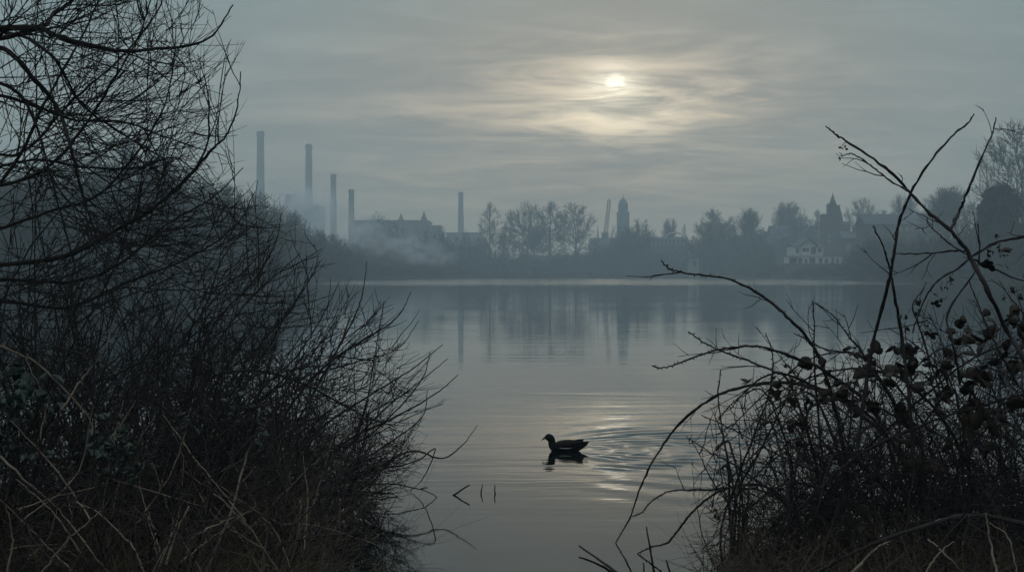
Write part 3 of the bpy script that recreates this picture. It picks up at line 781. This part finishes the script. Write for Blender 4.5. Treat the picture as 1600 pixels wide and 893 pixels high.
def limb_set_off(t, off, name, specs, m, spec, **kw):
    lines = []
    for (pix, y0, y1, w0, w1) in specs:
        ln = traced(pix, y0, y1); k = (y0 + y1) / 2 / F / 2 * kw.get('thick', 1)
        q = OffT(off); q.tube(ln, taper(len(ln), w0 * k, w1 * k, kw.get('knob', .18)), 6); mg = kw.get('merge'); lo_ = None if mg else q.build(name, m, t); lines.append((ln, w0 * k))
        T = q if mg else OffT(off)
        if spec:
            d = np.linalg.norm(np.diff(ln, axis=0), axis=1).sum(); s0 = list(spec[0]); s0[0] = max(2, s0[0] * d)
            sprout(T, ln, w0 * k, [tuple(s0)] + list(spec[1:]), 0, kw.get('lo', .12), kw.get('hi', 1.0), kw.get('bounds'))
        if kw.get('thorns'):
            for i in range(3, len(ln) - 1):
                d = unit(ln[i + 1] - ln[i]); sd = perp(d)
                T.tube([ln[i], ln[i] + sd * .007 - d * .002, ln[i] + sd * .011 - d * .005], [.0026, .0015, .0003], 4)
        if mg: q.build(name, m, t)
        elif T.n > 900: T.build('twig_spray', m, lo_)
    return lines
UPR = (.015, 0, .05)
tw = [(11.5, .3, 1.0, R(15), R(58), .0025, .075, (.03, 0, .035), 11), (4.6, .12, .45, R(15), R(50), .0017, .075, (.015, 0, .045), 8), (2.2, .05, .2, R(15), R(50), .0013, .08, UPR, 4)]
limb_set_off(tree, o0, 'limb', [
    ([(-235, 20), (-90, 48), (0, 45), (58, 43), (85, 55), (140, 70), (190, 80), (250, 76), (300, 70), (335, 52), (364, 8)], 5.0, 4.8, 16, 2.4),
    ([(-230, -20), (-60, 60), (58, 44), (85, 20), (112, 0), (150, -45)], 5.1, 5.2, 13, 4),
    ([(-250, 80), (-90, 90), (0, 75), (50, 120), (90, 170), (110, 230), (128, 300), (150, 370)], 5.0, 4.7, 14, 4),
    ([(-240, 60), (-60, 20), (0, 48), (40, 58), (75, 82), (95, 105), (130, 165), (200, 215), (260, 250)], 5.1, 5.3, 10, 2.5),
    ([(-240, 110), (-80, 120), (0, 130), (40, 160), (66, 225), (82, 285), (118, 420)], 5.05, 4.8, 11, 3),
    ([(-250, 180), (-60, 155), (0, 150), (60, 168), (120, 188), (190, 190), (260, 215), (312, 232)], 5.0, 5.3, 10, 2),
    ([(-230, 320), (-60, 300), (60, 270), (130, 200), (180, 120), (215, 60), (240, -10)], 5.05, 4.7, 9, 2.2),
    ([(-230, 380), (-60, 330), (20, 260), (70, 160), (110, 90), (150, 10), (170, -50)], 5.0, 5.4, 9, 2.4),
    ([(-250, 430), (-40, 370), (80, 330), (160, 300), (240, 200), (268, 120), (275, 40)], 5.0, 5.5, 8, 2),
    ([(-240, 470), (-30, 420), (100, 400), (180, 360), (240, 325), (300, 270), (332, 233), (356, 208), (372, 160), (376, 112)], 4.9, 4.9, 12, 2),
    ([(240, 325), (290, 282), (322, 232), (326, 180), (326, 150), (309, 84)], 4.9, 5.0, 6, 1.8),
    ([(-230, 250), (-40, 262), (60, 250), (140, 262), (215, 262), (275, 247), (330, 290)], 5.0, 5.4, 8, 2),
    ([(-240, 500), (-40, 440), (110, 440), (190, 410), (260, 350), (330, 310), (380, 262)], 5.0, 5.3, 10, 2),
    ([(-230, 210), (-60, 225), (30, 240), (110, 160), (190, 88), (245, 20), (262, -30)], 5.1, 5.4, 8, 2.2),
    ([(-240, 520), (-40, 470), (100, 480), (200, 440), (300, 400), (370, 350), (398, 300)], 5.0, 5.6, 9, 2),
], M_bark, tw, bounds=left_edge, thick=.74)

# ------------------------------------------------------------------ foreground, left: shrub over the water
o1 = np.array([-1.4, 7.6, .1])
shrub = thing('waterside_shrub', 'bare many stemmed shrub leaning out low over the water on the left', 'shrub', tuple(o1))
tw = [(7.5, .3, .9, R(15), R(58), .0032, .065, (.03, 0, .025), 9), (4.4, .13, .45, R(15), R(45), .0024, .06, UPR, 6), (2.0, .06, .2, R(18), R(50), .0017, .08, UPR, 4)]
S0 = [(380, 900), (340, 890), (300, 880)]
limb_set_off(shrub, o1, 'stem', [
    ([(372, 786), (350, 740), (300, 640), (330, 590), (390, 579), (440, 587), (500, 612), (560, 645), (620, 668)], 7.55, 8.20, 14, 3),
    ([(330, 786), (330, 720), (350, 620), (400, 545), (445, 495), (482, 440), (500, 408)], 7.55, 8.05, 10, 2),
    ([(390, 786), (420, 760), (470, 650), (520, 560), (556, 490), (568, 450), (573, 408)], 7.65, 8.20, 9, 1.8),
    ([(400, 786), (410, 740), (450, 640), (520, 562), (600, 512), (628, 485), (642, 455)], 7.65, 8.28, 10, 1.8),
    ([(410, 786), (430, 755), (500, 670), (590, 610), (645, 575), (692, 538)], 7.75, 8.35, 10, 1.8),
    ([(420, 786), (460, 762), (540, 690), (620, 650), (680, 615), (716, 585)], 7.75, 8.43, 10, 1.8),
    ([(420, 786), (480, 772), (560, 745), (640, 705), (690, 716), (722, 695), (746, 664)], 7.85, 8.43, 9, 1.8),
    ([(300, 786), (290, 740), (300, 600), (340, 500), (395, 440), (430, 380), (440, 330)], 7.35, 7.90, 10, 2),
    ([(280, 786), (250, 720), (260, 580), (320, 480), (350, 400), (410, 330)], 7.25, 7.75, 10, 2),
    ([(360, 786), (370, 720), (400, 620), (460, 560), (500, 500), (530, 440)], 7.65, 8.28, 9, 2),
    ([(390, 786), (400, 765), (480, 710), (560, 690), (620, 640), (660, 590), (672, 550)], 7.85, 8.35, 9, 2),
    ([(420, 786), (480, 778), (560, 768), (630, 770), (668, 760)], 7.85, 8.43, 8, 2),
    ([(340, 786), (310, 700), (330, 560), (380, 480), (420, 440), (470, 395)], 7.45, 8.12, 9, 2),
    ([(410, 786), (470, 775), (540, 725), (570, 640), (585, 560), (600, 470)], 7.75, 8.35, 8, 2),
    ([(350, 786), (340, 700), (410, 620), (470, 590), (540, 570), (620, 545), (655, 500)], 7.65, 8.20, 8, 2),
    ([(430, 790), (500, 745), (580, 735), (650, 720), (680, 700), (662, 745), (640, 768)], 7.9, 8.28, 6, 2),
    ([(440, 790), (520, 770), (600, 755), (660, 765), (690, 780)], 7.9, 8.1, 6, 2),
    ([(440, 786), (530, 740), (610, 690), (660, 650), (668, 610)], 7.8, 8.3, 7, 2),
    ([(430, 786), (520, 720), (600, 640), (650, 600), (700, 560)], 7.8, 8.4, 7, 2),
], M_bark2, tw, lo=.2, bounds=left_edge, thick=.55)

# ------------------------------------------------------------------ thickets from the ground
def thicket(name, label, cat, xr, yr, n, hfun, m, spec, lean, r=.006, seed=0, arch=-.03, bounds=None, spread=.35):
    off = np.array([(xr[0] + xr[1]) / 2, (yr[0] + yr[1]) / 2, .1]); t = thing(name, label, cat, tuple(off))
    St, Cr = [], OffT(off)
    for i in range(n):
        X = rng.uniform(*xr); Y = rng.uniform(*yr); z0 = max(height(X, Y), -.1) - .03
        px = 800 + X / Y * F; L = hfun(px) * rng.uniform(.55, 1.1)
        if L < .1: continue
        d = np.array([rng.normal(lean, spread), rng.normal(0, .3), 1.0])
        w = walk((X, Y, z0), d, L, 12, .09, (rng.normal(lean, .3) * .04, 0, arch * rng.uniform(.3, 1.5)))
        if bounds is not None and not bounds(w[-1]): continue
        rr = r * (.45 + .5 * rng.random() + .9 * rng.random() ** 6); St.append((rr / Y, w, rr))
        sprout(Cr, w, rr, spec, 0, .12, 1.0, bounds)
    St.sort(key=lambda q: -q[0]); rest = OffT(off)
    for i, (_, w, rr) in enumerate(St):
        q = OffT(off) if i < 100 else rest
        q.tube(w, taper(13, rr, rr * .3, .2), 5)
        if i < 100: q.build('stem', m, t)
    if rest.n: rest.build('stem', m, t)['kind'] = 'stuff'
    Cr.build('twig', m, t)['kind'] = 'stuff'; return t
sp2 = [(7, .15, .5, R(25), R(75), .0026, .11, (0, 0, .0), 6), (3.5, .08, .25, R(25), R(70), .0018, .12, (0, 0, 0), 4)]
thicket('hawthorn_thicket', 'dense dark tangle of thin twigs filling the left side', 'thicket', (-2.6, -.95), (4.6, 7.6), 175,
        lambda px: np.interp(px, [-200, 0, 200, 300, 420], [1.7, 1.6, 1.4, 1.15, .75]), M_bark, sp2, .12, .006, bounds=left_edge)
thicket('bramble_thicket', 'low brown bramble tangle along the bottom left corner', 'thicket', (-2.0, -.75), (4.3, 6.2), 110,
        lambda px: np.interp(px, [-200, 200, 400, 520], [.95, .9, .75, .4]), M_cane, sp2, .05, .005, arch=-.10, bounds=left_edge)
thicket('waterside_thicket', 'thin twiggy growth at the water edge under the leaning shrub', 'thicket', (-1.7, -.85), (7.0, 8.3), 80,
        lambda px: np.interp(px, [350, 450, 560, 640], [.8, .75, .55, .3]), M_bark2, sp2, .2, .0045, arch=-.02, bounds=left_edge)

def right_edge(p):
    px = 800 + p[0] / p[1] * F; py = HOR - (p[2] - CAMH) / p[1] * F
    lim = np.interp(py, [400, 470, 520, 560, 600, 660, 720, 780, 893], [1540, 1420, 1270, 1180, 1110, 1085, 1075, 1070, 1050])
    return px > lim - 8 + rng.exponential(34)
sp3 = [(6, .12, .42, R(25), R(75), .0027, .10, (-.02, 0, .01), 6), (3, .07, .22, R(25), R(70), .0018, .12, (0, 0, 0), 4)]
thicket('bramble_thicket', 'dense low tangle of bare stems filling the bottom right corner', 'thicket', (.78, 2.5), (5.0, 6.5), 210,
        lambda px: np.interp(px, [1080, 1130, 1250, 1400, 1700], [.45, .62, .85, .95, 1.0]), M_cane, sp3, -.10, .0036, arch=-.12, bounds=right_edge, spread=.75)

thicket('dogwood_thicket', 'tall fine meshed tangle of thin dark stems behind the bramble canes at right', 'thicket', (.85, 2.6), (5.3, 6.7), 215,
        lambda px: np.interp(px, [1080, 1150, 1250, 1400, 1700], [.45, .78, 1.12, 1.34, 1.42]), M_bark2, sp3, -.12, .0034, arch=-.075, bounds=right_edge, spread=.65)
# ------------------------------------------------------------------ right: brambles with traced canes
o2 = np.array([1.5, 5.6, .1])
bush = thing('bramble_bush', 'bramble with long bare thorny canes arching left over the water', 'bramble', tuple(o2))
tw = [(2.2, .06, .30, R(25), R(60), .0024, .07, (0, 0, .02), 7), (1.8, .04, .14, R(25), R(60), .0015, .09, (0, 0, .02), 4)]
arcs = []
for i in range(26):
    bx = rng.uniform(1130, 1600); top = np.interp(bx, [1100, 1200, 1350, 1600], [700, 600, 560, 540]) + rng.exponential(70); dxx = rng.normal(-90, 150)
    if bx + dxx * 1.12 < 1120: dxx = (1120 - bx) / 1.12
    arcs.append(([(bx, 890), (bx + dxx * .12 + 10, (890 + top) / 2), (bx + dxx * .4, top + 8), (bx + dxx * .7, top), (bx + dxx, top + abs(dxx) * .25), (bx + dxx * 1.12, top + abs(dxx) * .40)], rng.uniform(5.2, 6.0), rng.uniform(5.1, 5.9), rng.uniform(4, 6.5), 1.6))
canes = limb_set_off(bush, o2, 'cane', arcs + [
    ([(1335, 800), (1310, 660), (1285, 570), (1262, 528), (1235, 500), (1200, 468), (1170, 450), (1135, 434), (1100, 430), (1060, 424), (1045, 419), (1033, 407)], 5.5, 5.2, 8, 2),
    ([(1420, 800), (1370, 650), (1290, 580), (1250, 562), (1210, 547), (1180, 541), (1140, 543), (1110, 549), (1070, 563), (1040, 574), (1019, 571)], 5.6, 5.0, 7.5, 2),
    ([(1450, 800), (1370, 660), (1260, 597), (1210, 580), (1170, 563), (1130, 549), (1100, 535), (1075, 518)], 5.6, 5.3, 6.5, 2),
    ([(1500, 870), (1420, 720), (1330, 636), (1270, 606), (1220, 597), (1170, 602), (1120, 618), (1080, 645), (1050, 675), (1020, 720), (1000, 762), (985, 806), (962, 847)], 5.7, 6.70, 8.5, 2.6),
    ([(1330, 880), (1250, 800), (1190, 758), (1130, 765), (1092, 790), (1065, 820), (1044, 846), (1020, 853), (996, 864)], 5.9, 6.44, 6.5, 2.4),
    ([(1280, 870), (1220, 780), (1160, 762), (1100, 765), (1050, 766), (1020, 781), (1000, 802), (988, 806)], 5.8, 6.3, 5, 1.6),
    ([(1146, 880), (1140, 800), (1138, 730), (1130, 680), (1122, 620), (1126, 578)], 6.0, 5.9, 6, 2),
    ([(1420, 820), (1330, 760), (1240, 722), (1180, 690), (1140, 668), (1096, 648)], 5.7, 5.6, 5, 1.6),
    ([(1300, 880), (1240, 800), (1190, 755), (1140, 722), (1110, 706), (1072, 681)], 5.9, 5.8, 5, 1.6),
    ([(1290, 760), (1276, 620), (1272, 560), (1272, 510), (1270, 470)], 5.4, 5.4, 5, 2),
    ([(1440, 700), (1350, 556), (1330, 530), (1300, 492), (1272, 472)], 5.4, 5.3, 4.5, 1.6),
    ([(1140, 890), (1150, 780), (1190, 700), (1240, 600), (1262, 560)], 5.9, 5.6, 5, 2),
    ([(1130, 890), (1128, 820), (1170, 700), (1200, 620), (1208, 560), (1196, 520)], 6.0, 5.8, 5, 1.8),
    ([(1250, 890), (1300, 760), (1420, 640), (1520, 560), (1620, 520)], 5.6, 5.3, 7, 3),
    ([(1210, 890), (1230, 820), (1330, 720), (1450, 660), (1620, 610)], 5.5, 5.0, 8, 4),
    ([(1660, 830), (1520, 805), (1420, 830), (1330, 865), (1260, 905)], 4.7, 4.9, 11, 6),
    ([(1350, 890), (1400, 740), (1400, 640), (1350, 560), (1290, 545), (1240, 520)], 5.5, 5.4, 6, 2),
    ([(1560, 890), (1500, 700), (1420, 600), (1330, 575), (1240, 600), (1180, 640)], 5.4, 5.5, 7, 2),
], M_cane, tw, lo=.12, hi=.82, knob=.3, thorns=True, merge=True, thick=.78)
def leaves(t, off, spots, m, per, name='foliage'):
    T = Tubes()
    for (px, py, Y, size) in spots:
        c = at(px, py, Y) - off
        for _ in range(per):
            p = c + rng.normal(0, size * .6, 3); d = unit(rng.normal(0, 1, 3) + np.array([0, 0, -.35])); nrm = unit(rng.normal(0, .7, 3) + np.array([0, -.6, .8]))
            sd = unit(np.cross(d, nrm)); L = size * rng.uniform(.5, .95) * (.64 if m is M_leaf else .85)
            T.tube([p - d * L * .7 + nrm * .01, p - d * L * .3, p], [.0011, .0009, .0008], 4)
            for e in (0, 1, -1):
                if e and (m is not M_leaf and rng.random() < .4): continue
                d2 = unit(d + sd * e * rng.uniform(.8, 1.4) + rng.normal(0, .15, 3)); n2 = unit(nrm + rng.normal(0, .3, 3)); L2 = L * (1 if e == 0 else rng.uniform(.6, .85))
                leaf(T, p + d2 * .004, d2, n2, L2, L2 * rng.uniform(.62, .92), rng.uniform(.05, .25), rng.uniform(-.2, .7))
    T.build(name, m, t)
leaves(bush, o2, [(1212, 606, 5.5, .07), (1250, 610, 5.5, .075), (1258, 668, 5.6, .085), (1262, 640, 5.6, .06), (1240, 590, 5.6, .05), (1335, 590, 5.4, .10), (1352, 572, 5.4, .10), (1395, 570, 5.3, .12), (1420, 545, 5.3, .10), (1470, 575, 5.3, .12),
    (1440, 500, 5.2, .06), (1530, 555, 5.1, .14), (1560, 590, 5.1, .14), (1500, 620, 5.2, .13), (1590, 540, 5.0, .14), (1420, 660, 5.3, .11), (1470, 640, 5.3, .12), (1590, 640, 5.0, .13), (1350, 610, 5.4, .09), (1500, 520, 5.2, .09), (1545, 510, 5.1, .11),
    (1590, 500, 5.0, .10), (1460, 700, 5.3, .1), (1580, 690, 5.1, .11), (1190, 830, 5.9, .05), (1120, 800, 6.0, .04), (1370, 840, 5.2, .08), (1480, 740, 5.2, .08), (1310, 575, 5.4, .10), (1380, 590, 5.3, .11), (1450, 560, 5.3, .11), (1545, 620, 5.0, .13), (1300, 630, 5.4, .08), (1410, 610, 5.3, .10), (1580, 570, 5.0, .13)], M_leaf, 5)

o3 = np.array([1.95, 5.0, .1])
briar = thing('briar', 'tall briar with bare knobbly shoots reaching into the sky at right', 'shrub', tuple(o3))
tw = [(1.6, .06, .2, R(25), R(60), .0022, .1, (0, 0, .04), 5), (1.5, .03, .08, R(25), R(60), .0015, .1, (0, 0, .04), 3)]
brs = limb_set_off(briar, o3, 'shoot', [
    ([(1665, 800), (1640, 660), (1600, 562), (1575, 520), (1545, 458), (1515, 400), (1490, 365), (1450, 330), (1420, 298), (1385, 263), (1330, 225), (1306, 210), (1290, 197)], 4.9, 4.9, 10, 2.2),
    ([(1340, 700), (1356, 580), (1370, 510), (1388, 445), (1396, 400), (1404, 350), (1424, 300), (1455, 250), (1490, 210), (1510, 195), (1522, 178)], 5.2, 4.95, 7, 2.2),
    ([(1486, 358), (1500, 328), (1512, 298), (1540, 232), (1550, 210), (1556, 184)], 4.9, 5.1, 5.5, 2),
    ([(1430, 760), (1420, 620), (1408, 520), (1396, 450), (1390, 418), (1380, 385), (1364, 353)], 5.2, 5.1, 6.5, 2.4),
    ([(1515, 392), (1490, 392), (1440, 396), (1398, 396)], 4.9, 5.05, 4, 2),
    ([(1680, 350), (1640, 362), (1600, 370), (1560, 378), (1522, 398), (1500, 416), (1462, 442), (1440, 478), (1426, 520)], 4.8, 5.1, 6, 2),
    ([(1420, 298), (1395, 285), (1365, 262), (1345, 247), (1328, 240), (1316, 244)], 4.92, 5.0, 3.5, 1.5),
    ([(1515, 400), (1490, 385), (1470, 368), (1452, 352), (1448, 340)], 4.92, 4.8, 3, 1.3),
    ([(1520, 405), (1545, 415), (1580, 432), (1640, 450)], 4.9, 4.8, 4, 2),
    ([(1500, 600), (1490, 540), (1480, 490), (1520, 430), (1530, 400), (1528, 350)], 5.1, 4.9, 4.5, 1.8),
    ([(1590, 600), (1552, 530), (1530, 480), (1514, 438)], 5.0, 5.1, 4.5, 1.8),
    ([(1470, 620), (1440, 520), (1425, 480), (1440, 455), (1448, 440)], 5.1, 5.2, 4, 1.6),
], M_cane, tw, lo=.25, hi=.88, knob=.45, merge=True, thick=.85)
leaves(briar, o3, [(1316, 240, 5.0, .022), (1322, 231, 5.0, .022), (1555, 385, 4.9, .03), (1552, 397, 4.9, .03), (1572, 405, 4.9, .025), (1480, 465, 5.1, .04), (1476, 452, 5.1, .035), (1592, 432, 4.7, .085), (1590, 470, 4.8, .05), (1450, 495, 5.1, .045), (1418, 500, 5.2, .045)], M_leaf, 3)

# ------------------------------------------------------------------ ivy on the left
o4 = np.array([-1.5, 4.7, .15])
ivy = thing('ivy', 'clumps of dark glossy ivy leaves climbing through the left tangle', 'ivy', tuple(o4))
T = OffT(o4)
for pix in ([(60, 900), (120, 780), (150, 690), (190, 720)], [(20, 900), (-10, 740), (30, 620), (60, 600)], [(330, 900), (370, 760), (400, 660)]):
    T.tube(traced(pix, 4.8, 4.7), .005, 5)
T.build('vine', M_bark, ivy)
leaves(ivy, o4, [(135, 685, 4.5, .06), (165, 690, 4.5, .06), (190, 700, 4.5, .055), (150, 705, 4.5, .06), (200, 730, 4.5, .05), (40, 620, 4.6, .07), (15, 640, 4.6, .07), (60, 600, 4.6, .06), (20, 590, 4.7, .07), (30, 720, 4.5, .06), (400, 655, 5.0, .05), (370, 635, 5.0, .045), (-20, 680, 4.5, .07), (300, 650, 4.8, .04)], M_ivy, 8)

# ------------------------------------------------------------------ dead stalks and dry grass
GS = 'pale dead stalks across the left foreground'
ST = [([(0, 712), (45, 755), (95, 800), (150, 870), (175, 900)], 4.2, 4.3, 4), ([(30, 795), (90, 775), (160, 758)], 4.3, 4.4, 3.2), ([(260, 880), (280, 820), (296, 790)], 4.2, 4.3, 4),
      ([(320, 900), (360, 800), (385, 715), (395, 680)], 4.5, 4.6, 5), ([(95, 640), (130, 590), (165, 540), (178, 500)], 4.6, 4.8, 4), ([(10, 900), (20, 840), (8, 790)], 4.1, 4.1, 4), ([(150, 740), (230, 765), (330, 795)], 4.5, 4.6, 3),
      ([(410, 905), (415, 850), (425, 815), (438, 818)], 4.6, 4.6, 4), ([(60, 900), (110, 840), (160, 795)], 4.2, 4.4, 3), ([(230, 905), (205, 850), (150, 800), (110, 780)], 4.2, 4.4, 3.4),
      ([(450, 905), (462, 850), (470, 800), (468, 780)], 4.9, 4.9, 4), ([(280, 880), (330, 840), (400, 790)], 4.3, 4.6, 3), ([(60, 690), (70, 630), (40, 560)], 4.6, 4.7, 4), ([(0, 540), (60, 570), (130, 640), (150, 690)], 4.6, 4.6, 4)]
for _ in range(44):
    x0 = rng.uniform(-40, 500); yb = rng.uniform(800, 920); a_ = rng.normal(0, .75); L_ = rng.uniform(70, 240)
    p1 = (x0 + L_ * .5 * math.sin(a_) , yb - L_ * .5 * math.cos(a_)); b_ = a_ + rng.normal(0, .35); p2 = (p1[0] + L_ * .5 * math.sin(b_), p1[1] - L_ * .5 * math.cos(b_))
    yd = rng.uniform(4.2, 5.2); ST.append(([(x0, yb), p1, p2], yd, yd + .15, rng.uniform(1.8, 3.4)))
for pix, y0, y1, w in ST:
    T = Tubes(); ln = traced(pix, y0, y1, None, .0015, .04); T.tube(ln, taper(len(ln), w * y0 / F / 2, w * .45 * y0 / F / 2, .2), 6)
    tag(T.build('dead_stalk', M_stalk), 'pale dead stalk crossing the dark tangle at bottom left', 'stalk', GS)
GS2 = 'pale dead stalks in the bottom right corner'
for pix, y0, y1, w in [([(1440, 905), (1462, 870), (1490, 845)], 4.4, 4.5, 3.5), ([(1560, 905), (1548, 850), (1540, 800)], 4.5, 4.6, 4.5), ([(1450, 842), (1480, 868), (1510, 900)], 4.5, 4.4, 3), ([(1590, 900), (1575, 840), (1545, 815)], 4.5, 4.6, 3), ([(1320, 905), (1380, 850), (1470, 810)], 4.6, 4.9, 5)]:
    T = Tubes(); ln = traced(pix, y0, y1, None, .0015, .04); T.tube(ln, taper(len(ln), w * y0 / F / 2, w * .45 * y0 / F / 2, .2), 6)
    tag(T.build('dead_stalk', M_stalk), 'pale dead stalk among dry grass at bottom right', 'stalk', GS2)

def dry_grass(n, xr, yr, L0, L1, m=M_grass):
    T = Tubes(); c = 0
    while c < n:
        X = rng.uniform(*xr); Y = rng.uniform(*yr); h = height(X, Y)
        if h < .0: c += 1; continue
        d = np.array([rng.normal(0, .7), rng.normal(0, .6), 1]); L = rng.uniform(L0, L1)
        w = walk((X, Y, h - .01), d, L, 6, .13, (0, 0, -rng.uniform(0, .22)))
        T.tube(w, taper(7, rng.uniform(.0009, .002), .0004), 3); c += 1
    o = T.build('dry_grass', m); o['kind'] = 'stuff'
dry_grass(3000, (-2.2, -.55), (4.0, 7.0), .15, .7)
dry_grass(2200, (.75, 2.6), (4.2, 6.6), .12, .38)

# ------------------------------------------------------------------ stems standing in the water
def water_stem(name, pix, y0, y1, w, label, group=None, m=M_cane):
    T = Tubes(); ln = traced(pix, y0, y1, 12, .0008, 0.0); T.tube(ln, taper(12, w * y0 / F / 2, w * .55 * y0 / F / 2, .15), 6)
    tag(T.build(name, m), label, 'twig', group)
def wy(py): return CAMH * F / (py - HOR)
water_stem('broken_twig', [(708, 774), (712, 771), (722, 764), (734, 757)], wy(773), wy(773), 3.6, 'bent twig poking from the water right of the shrub, left of two short stubs')
water_stem('broken_twig', [(751, 772), (752, 766), (754, 756)], wy(770), wy(770), 2.6, 'short upright stub in the open water, left one of the two stubs')
water_stem('broken_twig', [(774, 773), (773, 766), (773.5, 757)], wy(771), wy(771), 2.6, 'short upright stub in the open water, right one of the two stubs')
water_stem('fallen_stick', [(985, 912), (960, 891), (935, 873), (905, 852)], wy(912), wy(861), 5, 'dark stick slanting out of the water at bottom centre')
water_stem('reed_stem', [(1024, 910), (1018, 870), (1010, 822)], wy(910), wy(910), 4, 'thin dark reed rising beside the long arching cane, taller of a pair')
water_stem('reed_stem', [(1028, 912), (1020, 880), (1016, 850)], wy(905), wy(905), 3.4, 'thin dark reed leaning on the taller reed')
water_stem('reed_stem', [(1052, 908), (1044, 885), (1041, 874)], wy(905), wy(905), 4, 'short stout reed stub right of the reed pair')
water_stem('reed_stem', [(1003, 905), (1006, 892), (1005, 878)], wy(905), wy(905), 3.2, 'short reed stub left of the reed pair at the frame bottom')
